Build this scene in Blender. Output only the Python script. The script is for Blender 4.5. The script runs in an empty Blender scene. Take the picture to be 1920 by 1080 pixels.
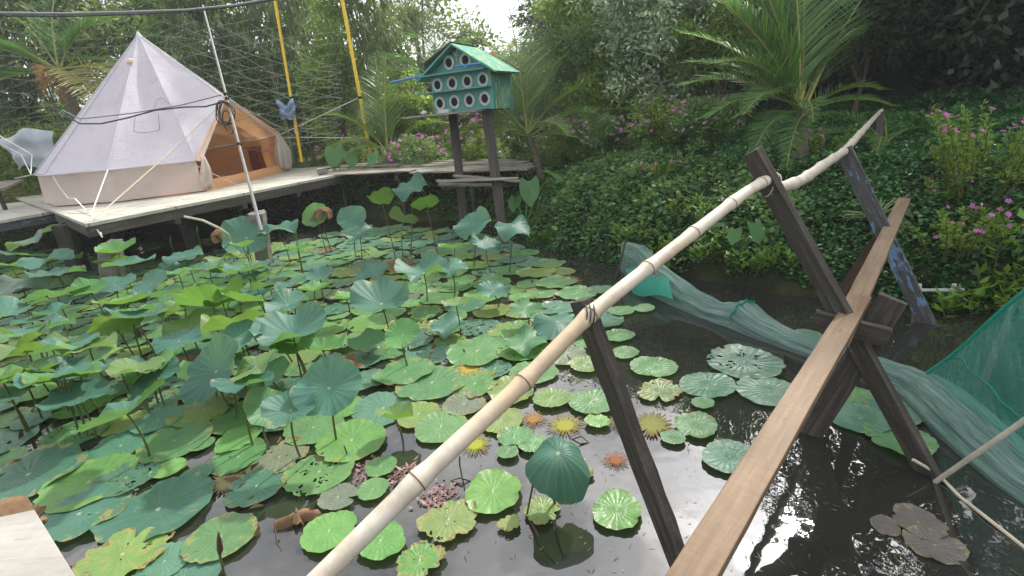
import bpy, math, random
import numpy as np
from mathutils import Matrix, Vector
R_ = math.radians
SC = bpy.context.scene
COL = SC.collection
# ---------------------------------------------------------------- camera, world, sun, exposure
F, PITCH, ROLL, H = 950.0, R_(19), R_(5.5), 1.9
_f = np.array([0, math.cos(PITCH), -math.sin(PITCH)])
_r0 = np.array([1.0, 0, 0]); _u0 = np.array([0, math.sin(PITCH), math.cos(PITCH)])
_u = math.sin(ROLL)*_r0 + math.cos(ROLL)*_u0
_r = math.cos(ROLL)*_r0 - math.sin(ROLL)*_u0
cam = bpy.data.objects.new('camera', bpy.data.cameras.new('camera')); COL.objects.link(cam)
cam.data.sensor_width = 36; cam.data.lens = 36*F/1920; cam.data.clip_start = 0.05; cam.data.clip_end = 600
m3 = Matrix((( _r[0], _u[0], -_f[0]), (_r[1], _u[1], -_f[1]), (_r[2], _u[2], -_f[2])))
cam.matrix_world = Matrix.Translation((0, 0, H)) @ m3.to_4x4()
SC.camera = cam
SUN_AZ, SUN_EL = R_(33.5), R_(42)
W = bpy.data.worlds.new('World'); SC.world = W; W.use_nodes = True
nt = W.node_tree; nt.nodes.clear()
def wn(t): return nt.nodes.new(t)
wo = wn('ShaderNodeOutputWorld'); bg = wn('ShaderNodeBackground'); bg.inputs[1].default_value = 0.15
sky = wn('ShaderNodeTexSky'); sky.sky_type = 'NISHITA'; sky.sun_disc = False
sky.sun_elevation = SUN_EL; sky.sun_rotation = SUN_AZ; sky.dust_density = 3.0; sky.air_density = 1.2
tc = wn('ShaderNodeTexCoord'); mp = wn('ShaderNodeMapping'); mp.inputs['Scale'].default_value = (1.6, 1.6, 4.2)
no = wn('ShaderNodeTexNoise'); no.inputs['Scale'].default_value = 1.5; no.inputs['Detail'].default_value = 7; no.inputs['Roughness'].default_value = .6
cr = wn('ShaderNodeValToRGB'); cr.color_ramp.elements[0].position = .30; cr.color_ramp.elements[0].color = (.45,.45,.45,1)
cr.color_ramp.elements[1].position = .62; cr.color_ramp.elements[1].color = (.97,.97,.97,1)
n2 = wn('ShaderNodeTexNoise'); n2.inputs['Scale'].default_value = 2.6; n2.inputs['Detail'].default_value = 6
cc = wn('ShaderNodeValToRGB'); cc.color_ramp.elements[0].position = .35; cc.color_ramp.elements[0].color = (4.2,4.3,4.7,1)
cc.color_ramp.elements[1].position = .68; cc.color_ramp.elements[1].color = (11.5,11.3,11.2,1)
mx = wn('ShaderNodeMix'); mx.data_type = 'RGBA'
L_ = nt.links.new
L_(tc.outputs['Generated'], mp.inputs[0]); L_(mp.outputs[0], no.inputs[0]); L_(mp.outputs[0], n2.inputs[0])
L_(no.outputs[0], cr.inputs[0]); L_(n2.outputs[0], cc.inputs[0]); L_(cr.outputs[0], mx.inputs[0])
vd = wn('ShaderNodeVectorMath'); vd.operation = 'DOT_PRODUCT'; vd.inputs[1].default_value = (math.sin(SUN_AZ)*math.cos(SUN_EL), math.cos(SUN_AZ)*math.cos(SUN_EL), math.sin(SUN_EL))
vn = wn('ShaderNodeVectorMath'); vn.operation = 'NORMALIZE'; L_(tc.outputs['Generated'], vn.inputs[0]); L_(vn.outputs[0], vd.inputs[0])
def wm(op, a, b):
    x = wn('ShaderNodeMath'); x.operation = op
    for i, v in enumerate((a, b)):
        if isinstance(v, bpy.types.NodeSocket): L_(v, x.inputs[i])
        else: x.inputs[i].default_value = v
    return x.outputs[0]
gl = wm('ADD', wm('MULTIPLY', wm('POWER', wm('MAXIMUM', vd.outputs['Value'], 0.0), 9.0), 1.1), wm('MULTIPLY', wm('POWER', wm('MAXIMUM', vd.outputs['Value'], 0.0), 90.0), 5.0))
gs = wn('ShaderNodeVectorMath'); gs.operation = 'SCALE'; L_(cc.outputs[0], gs.inputs[0]); L_(wm('ADD', gl, .95), gs.inputs[3])
L_(sky.outputs[0], mx.inputs['A']); L_(gs.outputs[0], mx.inputs['B']); L_(mx.outputs['Result'], bg.inputs[0]); L_(bg.outputs[0], wo.inputs[0])
sl = bpy.data.lights.new('sun', 'SUN'); sl.energy = 3.6; sl.angle = R_(2.5); sl.color = (1, .95, .87)
sun = bpy.data.objects.new('sun', sl); COL.objects.link(sun); sun.location = (8, 12, 20)
sd = Vector((math.sin(SUN_AZ)*math.cos(SUN_EL), math.cos(SUN_AZ)*math.cos(SUN_EL), math.sin(SUN_EL)))
sun.rotation_euler = sd.to_track_quat('Z', 'Y').to_euler()
SC.view_settings.view_transform = 'Standard'; SC.view_settings.look = 'None'; SC.view_settings.gamma = 1
SC.view_settings.exposure = 0.68
SC.cycles.max_bounces = 10; SC.cycles.transparent_max_bounces = 16; SC.cycles.transmission_bounces = 6
SC.cycles.caustics_reflective = False; SC.cycles.caustics_refractive = False; SC.cycles.sample_clamp_indirect = 6
SC.cycles.volume_bounces = 0

# ---------------------------------------------------------------- measuring helpers (a photo pixel read as a place)
def ray(x, y): return _f + _r*(x-960)/F - _u*(y-540)/F
O_ = np.array([0, 0, H])
def onz(x, y, z=0.0):
    d = ray(x, y); return O_ + d*((z-H)/d[2])
def dep(x, y, z=0.0): d = ray(x, y); return (z-H)/d[2]
def atd(x, y, t): return O_ + ray(x, y)*t
def onplane(x, y, q, n):
    d = ray(x, y); return O_ + d*(np.dot(n, np.array(q)-O_)/np.dot(n, d))
def azpos(px, dist, py=250):
    d = ray(px, py); d = d.copy(); d[2] = 0; d /= np.linalg.norm(d); return d*dist

# ---------------------------------------------------------------- object helpers
def tag(o, label=None, cat=None, group=None, kind=None):
    if label: o['label'] = label
    if cat: o['category'] = cat
    if group: o['group'] = group
    if kind: o['kind'] = kind
    return o
def wmat(o):
    M = Matrix.Identity(4)
    while o is not None: M = o.matrix_basis @ M; o = o.parent
    return M
def link(name, me, parent=None, loc=None):
    o = bpy.data.objects.new(name, me); COL.objects.link(o)
    if parent: o.parent = parent
    if loc is not None: o.location = loc
    return o
def thing(name, label, cat, loc=(0,0,0), rz=0, group=None):
    o = bpy.data.objects.new(name, None); COL.objects.link(o); o.location = [float(v) for v in loc]; o.rotation_euler = (0,0,rz)
    o.empty_display_size = .1
    return tag(o, label, cat, group)

class MB:
    """collects shapes into one mesh"""
    def __init__(s): s.v = []; s.f = []; s.m = []; s.sm = []
    def add(s, vs, fs, mi=0, smooth=False):
        b = len(s.v); s.v += [tuple(map(float, v)) for v in vs]
        for f in fs: s.f.append([i+b for i in f]); s.m.append(mi); s.sm.append(smooth)
    def box(s, a, b, mi=0):
        x0,y0,z0 = a; x1,y1,z1 = b
        s.add([(x0,y0,z0),(x1,y0,z0),(x1,y1,z0),(x0,y1,z0),(x0,y0,z1),(x1,y0,z1),(x1,y1,z1),(x0,y1,z1)],
              [(0,3,2,1),(4,5,6,7),(0,1,5,4),(1,2,6,5),(2,3,7,6),(3,0,4,7)], mi)
    def tube(s, pts, rad, n=8, mi=0, cap=True, smooth=True, flat=1.0):
        pts = [np.array(p, float) for p in pts]
        if not hasattr(rad, '__len__'): rad = [rad]*len(pts)
        vs = []; fs = []; prev = None
        for i, p in enumerate(pts):
            t = pts[min(i+1, len(pts)-1)] - pts[max(i-1, 0)]; t = t/(np.linalg.norm(t)+1e-9)
            if prev is None:
                a = np.array([0,0,1.0]) if abs(t[2]) < .9 else np.array([1.0,0,0])
            else: a = prev
            x = a - t*np.dot(a, t); x /= np.linalg.norm(x)+1e-9; prev = x; y = np.cross(t, x)
            for k in range(n):
                an = 2*math.pi*k/n; vs.append(p + x*math.cos(an)*rad[i] + y*math.sin(an)*rad[i]*flat)
        for i in range(len(pts)-1):
            for k in range(n):
                fs.append((i*n+k, i*n+(k+1) % n, (i+1)*n+(k+1) % n, (i+1)*n+k))
        s.add(vs, fs, mi, smooth)
        if cap:
            b = len(vs)
            s.add([vs[k] for k in range(n)], [tuple(reversed(range(n)))], mi)
            s.add([vs[b-n+k] for k in range(n)], [tuple(range(n))], mi)
    def beam(s, a, b, w, t, hint=(0,0,1), mi=0, jag=0, rng=None, segs=1):
        a = np.array(a, float); b = np.array(b, float); d = b-a; L = np.linalg.norm(d); d /= L
        h = np.array(hint, float); x = np.cross(d, h); x /= np.linalg.norm(x); y = np.cross(x, d)
        vs = []; fs = []
        for i in range(segs+1):
            p = a + d*L*i/segs
            j = (lambda: 0) if not jag else (lambda: rng.uniform(-jag, jag))
            for sx, sy in ((-1,-1),(1,-1),(1,1),(-1,1)):
                e = d*(rng.uniform(-jag, jag)*2 if jag and i in (0, segs) else 0)
                vs.append(p + x*(sx*w/2 + j()) + y*(sy*t/2 + j()) + e)
        for i in range(segs):
            for k in range(4): fs.append((i*4+k, i*4+(k+1) % 4, i*4+4+(k+1) % 4, i*4+4+k))
        fs.append((3,2,1,0)); e = segs*4; fs.append((e, e+1, e+2, e+3))
        s.add(vs, fs, mi)
    def lathe(s, prof, n=20, c=(0,0,0), mi=0):
        vs = []; fs = []
        for r, z in prof:
            for k in range(n): an = 2*math.pi*k/n; vs.append((c[0]+r*math.cos(an), c[1]+r*math.sin(an), c[2]+z))
        for i in range(len(prof)-1):
            for k in range(n): fs.append((i*n+k, i*n+(k+1) % n, (i+1)*n+(k+1) % n, (i+1)*n+k))
        s.add(vs, fs, mi, True)
    def ball(s, c, r, n=8, mi=0, sc=(1,1,1)):
        pr = [(r*math.sin(math.pi*i/n), -r*math.cos(math.pi*i/n)) for i in range(n+1)]
        b = len(s.v); s.lathe(pr, n*2, (0,0,0), mi)
        for i in range(b, len(s.v)): v = s.v[i]; s.v[i] = (c[0]+v[0]*sc[0], c[1]+v[1]*sc[1], c[2]+v[2]*sc[2])
    def build(s, name, mats, parent=None, loc=None, local=False, bevel=0):
        if not isinstance(mats, (list, tuple)): mats = [mats]
        if parent is None and loc is None:
            a = np.array(s.v); loc = ((a[:,0].min()+a[:,0].max())/2, (a[:,1].min()+a[:,1].max())/2, a[:,2].min())
        me = bpy.data.meshes.new(name)
        o = link(name, me, parent, loc)
        vs = s.v
        if not local:
            Mi = wmat(o).inverted(); A = np.array(Mi); vv = np.array(vs); vs = (vv @ A[:3,:3].T + A[:3,3]).tolist()
        me.from_pydata(vs, [], s.f)
        for m in mats: me.materials.append(m)
        me.polygons.foreach_set('material_index', s.m); me.polygons.foreach_set('use_smooth', s.sm); me.update()
        if bevel:
            b = o.modifiers.new('bevel', 'BEVEL'); b.width = bevel; b.segments = 2; b.limit_method = 'ANGLE'
        return o

def beam_obj(name, a, b, w, t, mat, parent=None, hint=(0,0,1), seed=0, jag=.002, bevel=.003, segs=10, warp=0):
    """a board whose local X runs along its length, so the grain follows it"""
    rng = random.Random(seed)
    a = Vector([float(v) for v in a]); b = Vector([float(v) for v in b]); d = (b-a); L = d.length; d.normalize()
    h = Vector(hint); x = d.cross(h).normalized(); y = x.cross(d)
    M = Matrix(((d[0], x[0], y[0], a[0]), (d[1], x[1], y[1], a[1]), (d[2], x[2], y[2], a[2]), (0,0,0,1)))
    s = MB(); vs = []; fs = []
    for i in range(segs+1):
        px = L*i/segs; bw = warp*math.sin(px*2.1+seed)
        for sx, sy in ((-1,-1),(1,-1),(1,1),(-1,1)):
            e = rng.uniform(-jag, jag)*3 if i in (0, segs) else 0
            vs.append((px+e, sx*w/2+rng.uniform(-jag, jag)+bw, sy*t/2+rng.uniform(-jag, jag)))
    for i in range(segs):
        for k in range(4): fs.append((i*4+k, i*4+(k+1) % 4, i*4+4+(k+1) % 4, i*4+4+k))
    fs.append((3,2,1,0)); e = segs*4; fs.append((e, e+1, e+2, e+3))
    s.add(vs, fs)
    o = s.build(name, mat, None, (0,0,0), local=True, bevel=bevel)
    if parent: o.parent = parent; o.matrix_basis = wmat(parent).inverted() @ M
    else: o.matrix_basis = M
    return o

def fast_mesh(name, V, Q, mats, parent=None, var=None, loc=(0,0,0), world=True, smooth=False):
    me = bpy.data.meshes.new(name); n = len(V); q = len(Q); k = Q.shape[1]
    o = link(name, me, parent, None if parent else loc)
    if world:
        A = np.array(wmat(o).inverted()); V = V @ A[:3,:3].T + A[:3,3]
    me.vertices.add(n); me.vertices.foreach_set('co', np.ascontiguousarray(V, dtype=np.float32).ravel())
    me.loops.add(q*k); me.loops.foreach_set('vertex_index', Q.astype(np.int32).ravel())
    me.polygons.add(q); me.polygons.foreach_set('loop_start', (np.arange(q)*k).astype(np.int32))
    me.polygons.foreach_set('loop_total', np.full(q, k, np.int32))
    if smooth: me.polygons.foreach_set('use_smooth', np.ones(q, bool))
    if not isinstance(mats, (list, tuple)): mats = [mats]
    for m in mats: me.materials.append(m)
    me.update(calc_edges=True)
    if var is not None:
        at = me.attributes.new('var', 'FLOAT', 'POINT'); at.data.foreach_set('value', var.astype(np.float32))
    return o

# ---------------------------------------------------------------- materials
class NB:
    def __init__(s, name):
        s.m = bpy.data.materials.new(name); s.m.use_nodes = True; s.t = s.m.node_tree; s.t.nodes.clear()
        s.out = s.t.nodes.new('ShaderNodeOutputMaterial')
    def n(s, typ, **kw):
        x = s.t.nodes.new('ShaderNode'+typ)
        for k, v in kw.items():
            if k.startswith('_'): setattr(x, k[1:], v)
            else:
                key = k.replace('__', ' ')
                x.inputs[int(key[1:]) if key[0] == 'i' and key[1:].isdigit() else key].default_value = v
        return x
    def l(s, a, b): s.t.links.new(a, b)
    def noise(s, vec, scale, detail=4, rough=.55, dist=0):
        x = s.n('TexNoise', Scale=scale, Detail=detail, Roughness=rough, Distortion=dist)
        if vec is not None: s.l(vec, x.inputs['Vector'])
        return x.outputs[0]
    def ramp(s, fac, stops, interp='LINEAR'):
        x = s.n('ValToRGB'); r = x.color_ramp; r.interpolation = interp
        while len(r.elements) < len(stops): r.elements.new(.5)
        for e, (p, c) in zip(r.elements, stops):
            e.position = p; e.color = (*c, 1) if hasattr(c, '__len__') else (c, c, c, 1)
        s.l(fac, x.inputs[0]); return x.outputs[0]
    def mix(s, fac, a, b, mode='MIX'):
        x = s.n('Mix'); x.data_type = 'RGBA'; x.blend_type = mode
        for v, k in ((fac, 0), (a, 'A'), (b, 'B')):
            if hasattr(v, 'is_output') or isinstance(v, bpy.types.NodeSocket): s.l(v, x.inputs[k])
            elif k == 0: x.inputs[0].default_value = v
            else: x.inputs[k].default_value = (*v, 1)
        return x.outputs['Result']
    def math(s, op, a, b=0.0, clamp=False):
        x = s.n('Math'); x.operation = op; x.use_clamp = clamp
        for i, v in enumerate((a, b)):
            if isinstance(v, bpy.types.NodeSocket): s.l(v, x.inputs[i])
            else: x.inputs[i].default_value = v
        return x.outputs[0]
    def obj(s, scale=(1,1,1)):
        tc = s.n('TexCoord'); mp = s.n('Mapping'); mp.inputs['Scale'].default_value = scale
        s.l(tc.outputs['Object'], mp.inputs[0]); return mp.outputs[0]
    def prin(s, col, rough=.7, spec=.3, bump=None, bstr=.3, bdist=.01, trans=0, tcol=None, **kw):
        p = s.n('BsdfPrincipled', Roughness=rough if not isinstance(rough, bpy.types.NodeSocket) else .5)
        p.inputs['Specular IOR Level'].default_value = spec
        if isinstance(rough, bpy.types.NodeSocket): s.l(rough, p.inputs['Roughness'])
        if isinstance(col, bpy.types.NodeSocket): s.l(col, p.inputs['Base Color'])
        else: p.inputs['Base Color'].default_value = (*col, 1)
        for k, v in kw.items(): p.inputs[k.replace('__', ' ')].default_value = v
        if bump is not None:
            b = s.n('Bump', Strength=bstr, Distance=bdist); s.l(bump, b.inputs['Height']); s.l(b.outputs[0], p.inputs['Normal'])
        sh = p.outputs[0]
        if trans:
            tr = s.n('BsdfTranslucent')
            tcol = col if tcol is None else tcol
            if isinstance(tcol, bpy.types.NodeSocket): s.l(tcol, tr.inputs[0])
            else: tr.inputs[0].default_value = (*tcol, 1)
            mxx = s.n('MixShader', i0=trans); s.l(sh, mxx.inputs[1]); s.l(tr.outputs[0], mxx.inputs[2]); sh = mxx.outputs[0]
        return sh
    def end(s, sh): s.l(sh, s.out.inputs[0]); return s.m

def wood_mat(name, dark, mid, light, rough=.75, scale=1.0, spots=.0, paint=None):
    b = NB(name); g = b.noise(b.obj((2.2*scale, 38*scale, 38*scale)), 1.0, 6, .65, .6)
    w = b.noise(b.obj((1, 4, 4)), 2.3*scale, 5, .6)
    c = b.ramp(g, [(.28, dark), (.5, mid), (.72, light)])
    c = b.mix(b.ramp(w, [(.35, 0), (.75, .55)]), c, tuple(x*.55 for x in mid))
    if paint:
        c = b.mix(b.ramp(b.noise(b.obj((1, 3, 3)), 6, 6, .65), [(paint[1], 0), (paint[1]+.04, 1)]), c, paint[0])
    sw = b.noise(b.obj((85, 9, 9)), 1.0, 5, .7); c = b.mix(b.ramp(sw, [(.40, .28), (.62, 0)]), c, dark)
    st = b.noise(b.obj((1.6, 5, 5)), 1.4, 7, .72); c = b.mix(b.ramp(st, [(.50, 0), (.66, .55)]), c, tuple(x*.6 for x in mid))
    sp = b.ramp(b.noise(b.obj((6, 30, 30)), 1.0, 2), [(.70, 0), (.74, .7)])
    c = b.mix(sp, c, tuple(x*.4 for x in dark))
    return b.end(b.prin(c, rough, .25, g, .5, .004))
def plain_mat(name, col, rough=.7, spec=.3, var=.25, scale=8, bump=.2, trans=0, tcol=None, metallic=0):
    b = NB(name); v = b.obj(); g = b.noise(v, scale, 6, .6)
    c = b.mix(b.ramp(g, [(.3, 1), (.7, 0)]), col, tuple(x*(1-var) for x in col))
    return b.end(b.prin(c, rough, spec, g, bump, .006, trans, tcol, Metallic=metallic))
def leaf_mat(name, dark, mid, light, trans=.42, tcol=(.32,.42,.05), rough=.45, spec=.35):
    b = NB(name); a = b.n('Attribute'); a.attribute_name = 'var'
    c = b.ramp(a.outputs['Fac'], [(0.05, dark), (.5, mid), (.95, light)])
    t = b.mix(.55, c, tcol)
    return b.end(b.prin(c, rough, spec, trans=trans, tcol=t))

M = {}
M['plank'] = wood_mat('plank_wood', (.10,.062,.034), (.185,.122,.070), (.26,.18,.108), .6, .8)
M['plank_far'] = wood_mat('plank_far_wood', (.13,.09,.055), (.23,.165,.105), (.31,.235,.16), .65, .8)
M['dark_wood'] = wood_mat('dark_weathered_wood', (.024,.021,.018), (.068,.060,.051), (.15,.135,.115), .8)
M['brown_wood'] = wood_mat('brown_wood', (.03,.018,.012), (.075,.045,.03), (.13,.09,.06), .8)
M['grey_wood'] = wood_mat('grey_board_wood', (.10,.09,.075), (.27,.245,.20), (.42,.39,.34), .85)
M['deck_wood'] = wood_mat('pale_deck_wood', (.30,.28,.23), (.46,.43,.36), (.56,.53,.46), .8, .5)
M['blue_wood'] = wood_mat('blue_painted_wood', (.035,.035,.035), (.08,.08,.08), (.17,.17,.17), .75, 1, 0, ((.13,.24,.38), .57))
M['white_board'] = wood_mat('white_board', (.26,.245,.215), (.35,.335,.30), (.42,.405,.37), .6, .4)
M['bamboo'] = (lambda b: b.end(b.prin(b.mix(b.ramp(b.noise(b.obj((1,1,1)), 9, 6, .65), [(.32, .85), (.55, 0)]),
      b.mix(b.ramp(b.noise(b.obj(), 1.3, 3), [(.35, 0), (.6, 1)]), (.50,.39,.25), (.55,.51,.43)), (.36,.29,.20)), .5, .4, b.noise(b.obj(), 60, 4), .25, .003)))(NB('bamboo_cane'))
M['bamboo_grey'] = plain_mat('pale_grey_bamboo', (.50,.45,.37), .55, .3, .35, 12)
M['bamboo_node'] = plain_mat('bamboo_node', (.17,.12,.075), .7, .2)
M['rope'] = plain_mat('rope_fibre', (.52,.47,.36), .9, .1); M['white_rope'] = plain_mat('white_rope', (.75,.73,.68), .9, .1)
M['wire'] = plain_mat('black_cable', (.03,.03,.032), .5, .4); M['grey_wire'] = plain_mat('grey_cable', (.22,.22,.23), .5, .4)
M['string'] = plain_mat('pale_string', (.42,.43,.40), .8, .2)
M['yellow'] = plain_mat('yellow_paint', (.72,.47,.015), .55, .35, .3, 14)
M['steel_pole'] = plain_mat('grey_pole_paint', (.33,.31,.30), .5, .4, .35, 18)
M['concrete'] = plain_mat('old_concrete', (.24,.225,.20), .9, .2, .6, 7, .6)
M['dark_concrete'] = plain_mat('darker_concrete', (.09,.088,.08), .9, .2, .6, 7, .6)  # darker grey concrete for two of the pillars
def canvas(name, col, trans, tcol, wr=.5):
    b = NB(name); v = b.obj((1,1,.35)); g = b.noise(v, 3.2, 7, .62, .8); st = b.noise(b.obj(), 2.2, 5, .7)
    f = b.noise(b.obj((1,1,1)), 40, 2)
    wrk = b.noise(b.obj((1.5,1.5,7)), 3.0, 6, .7, 2.0)
    c = b.mix(b.ramp(st, [(.52, 0), (.72, .55)]), col, tuple(x*.72 for x in col))
    c = b.mix(b.ramp(f, [(.66, 0), (.72, .25)]), c, tuple(x*.5 for x in col))
    c = b.mix(b.ramp(b.noise(b.obj((1,1,.5)), 6, 8, .75), [(.60, 0), (.70, .25)]), c, tuple(x*.45 for x in col))
    return b.end(b.prin(c, .85, .1, b.math('ADD', g, wrk), wr, .06, trans, tcol))
M['canvas'] = canvas('white_canvas', (.70,.735,.84), .42, (.8,.75,.7))
M['canvas_wall'] = canvas('cream_canvas', (.70,.66,.62), .38, (.7,.55,.4))
M['lining'] = canvas('tan_lining', (.86,.58,.34), .55, (.95,.66,.36), .3)
M['groundsheet'] = canvas('groundsheet', (.62,.28,.12), .0001, (.5,.2,.1), .3)
M['red_wood'] = wood_mat('red_cabinet_wood', (.12,.03,.012), (.24,.065,.025), (.32,.10,.04), .5)
M['black'] = plain_mat('matte_black', (.012,.012,.012), .8, .2)
M['white'] = plain_mat('white_paint', (.52,.55,.53), .6, .3, .4, 20)
M['teal'] = (lambda b: b.end(b.prin(b.mix(b.ramp(b.noise(b.obj((3,3,1.2)), 3.5, 5, .65), [(.38, 0), (.62, .8)]), (.06,.28,.25), (.11,.21,.19)), .6, .3, b.noise(b.obj(), 20), .2, .003)))(NB('teal_paint'))
def teal_yellow(name, lo, yel, sc=(2,2,.8)):
    b = NB(name); f = b.ramp(b.noise(b.obj(sc), 4.0, 4, .6), [(lo, 0), (lo+.04, 1)])
    c = b.mix(f, b.mix(b.noise(b.obj(), 6, 4), (.06,.28,.22), (.10,.27,.24)), yel)
    return b.end(b.prin(c, .85, .15))
M['teal_side'] = teal_yellow('teal_yellow_side', .56, (.62,.50,.03), (1,5,1.2))
M['teal_roof'] = teal_yellow('teal_yellow_roof', .53, (.36,.37,.08), (2,3,2))
M['blue_stick'] = plain_mat('blue_paint', (.06,.22,.50), .5, .3); M['pot'] = plain_mat('dull_aluminium', (.45,.45,.44), .4, .5, .3, 12, metallic=.7)
M['blue_cloth'] = plain_mat('pale_blue_cloth', (.24,.33,.48), .9, .1, .4, 8, .5)
M['plastic_sheet'] = plain_mat('white_plastic_sheet', (.50,.55,.58), .5, .3, .35, 5, .5, .3, (.6,.65,.7))
M['bark'] = wood_mat('palm_bark', (.06,.05,.04), (.15,.125,.10), (.24,.21,.17), .9)
M['tree_bark'] = plain_mat('tree_bark', (.12,.095,.07), .9, .1, .5, 10, .6)
M['bamboo_green'] = plain_mat('green_bamboo_cane', (.16,.20,.07), .6, .3, .4, 10)
M['petal'] = plain_mat('pink_petal', (.62,.17,.52), .6, .1, .15, 4, 0, .35, (.7,.25,.6)); M['petal2'] = plain_mat('pale_pink_petal', (.62,.30,.52), .6, .1, .15, 4, 0, .35, (.7,.4,.6))
M['petal_red'] = plain_mat('crimson_petal', (.60,.03,.09), .6, .1, .2, 4, 0, .3, (.7,.05,.1)); M['petal_yellow'] = plain_mat('yellow_petal', (.8,.6,.02), .6, .1)
M['lf_cover'] = leaf_mat('creeper_leaf', (0.020,0.068,0.026), (0.052,0.162,0.052), (0.144,0.340,0.104), .3, (.12,.26,.03), .38, .5)
M['lf_back'] = leaf_mat('back_tree_leaf', (0.042,0.084,0.039), (0.106,0.180,0.075), (0.212,0.296,0.106))
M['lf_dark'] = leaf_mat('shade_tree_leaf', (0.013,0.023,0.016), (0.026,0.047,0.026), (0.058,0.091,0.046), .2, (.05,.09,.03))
M['lf_bright'] = leaf_mat('bright_shrub_leaf', (0.067,0.127,0.025), (0.160,0.289,0.052), (0.305,0.458,0.085), .5)
M['lf_shrub'] = leaf_mat('shrub_leaf', (0.045,0.101,0.037), (0.101,0.215,0.072), (0.203,0.366,0.122), .4)
M['lf_silver'] = leaf_mat('silver_shrub_leaf', (0.112,0.191,0.112), (0.302,0.429,0.251), (0.707,0.833,0.555), .35, (.25,.32,.15))  # silvery leaf, raised so the hazy brightness sits in its colour
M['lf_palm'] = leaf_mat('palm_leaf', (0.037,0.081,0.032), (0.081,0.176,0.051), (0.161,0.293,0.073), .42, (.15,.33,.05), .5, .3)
M['lf_palm_lit'] = leaf_mat('sunlit_palm_leaf', (.05,.10,.03), (.12,.22,.05), (.22,.34,.09), .5, (.24,.42,.06), .35, .5)  # brighter copy of the palm leaf, sunlight put into its colour
M['lf_palm_dry'] = leaf_mat('dry_palm_leaf', (.11,.12,.03), (.23,.25,.07), (.36,.34,.12), .4, (.5,.4,.1))
M['lf_dead'] = leaf_mat('dead_frond', (.13,.05,.015), (.26,.11,.03), (.36,.17,.05), .3, (.5,.2,.05))
M['lf_weed'] = leaf_mat('waterside_weed_leaf', (.045,.11,.012), (.10,.22,.025), (.19,.33,.05), .45, (.35,.5,.04))
M['lf_grass'] = leaf_mat('grass_blade', (.10,.14,.03), (.22,.24,.06), (.36,.33,.12), .3)
M['lf_stripe'] = leaf_mat('striped_leaf', (.04,.09,.03), (.11,.20,.07), (.36,.42,.24), .3)
M['rachis'] = plain_mat('palm_rib', (.22,.24,.06), .5, .3)
M['taro'] = plain_mat('taro_leaf', (.07,.20,.06), .4, .4, .3, 6, .3, .4, (.2,.42,.06))
M['stem'] = plain_mat('lotus_stalk', (.10,.115,.035), .6, .3, .45, 30, .3)
M['stem_brown'] = plain_mat('dead_stalk', (.10,.065,.035), .8, .2, .4, 20)
M['dead_leaf'] = plain_mat('dead_lotus_leaf', (.24,.15,.085), .85, .15, .6, 16, .6, .15, (.4,.25,.1))
M['mud'] = plain_mat('mud', (.045,.04,.03), .8, .2, .5, 3, .5)

def ground_mat():
    b = NB('soil_and_leaf_litter'); g = b.noise(b.obj(), 5, 8, .65); k = b.noise(b.obj(), .35, 3)
    c = b.ramp(g, [(.3, (.012,.014,.008)), (.55, (.03,.034,.016)), (.8, (.07,.06,.035))])
    c = b.mix(b.ramp(k, [(.45, 0), (.6, .7)]), c, (.05,.07,.02))
    return b.end(b.prin(c, .95, .1, g, .7, .05))
M['ground'] = ground_mat()
def water_mat():
    b = NB('pond_water'); g = b.noise(b.obj((1,1,1)), 2.2, 3, .5); g2 = b.noise(b.obj((1,.6,1)), 16, 3, .5)
    k = b.ramp(b.noise(b.obj(), .55, 2), [(.5, 0), (.62, 1)])
    h = b.math('ADD', b.math('MULTIPLY', g, 1.0), b.math('MULTIPLY', b.math('MULTIPLY', g2, k), .18))
    sc = b.ramp(b.noise(b.obj(), 7, 6, .7), [(.62, 0), (.70, 1)])
    c = b.mix(b.math('MULTIPLY', sc, .5), (.022,.023,.020), (.065,.06,.05))
    rg = b.math('ADD', .015, b.math('MULTIPLY', sc, .05))
    p = b.prin(c, rg, .5, h, .085, .06); b.t.nodes[-1]
    for n in b.t.nodes:
        if n.type == 'BSDF_PRINCIPLED': n.inputs['IOR'].default_value = 1.9
    return b.end(p)
M['water'] = water_mat()

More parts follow.
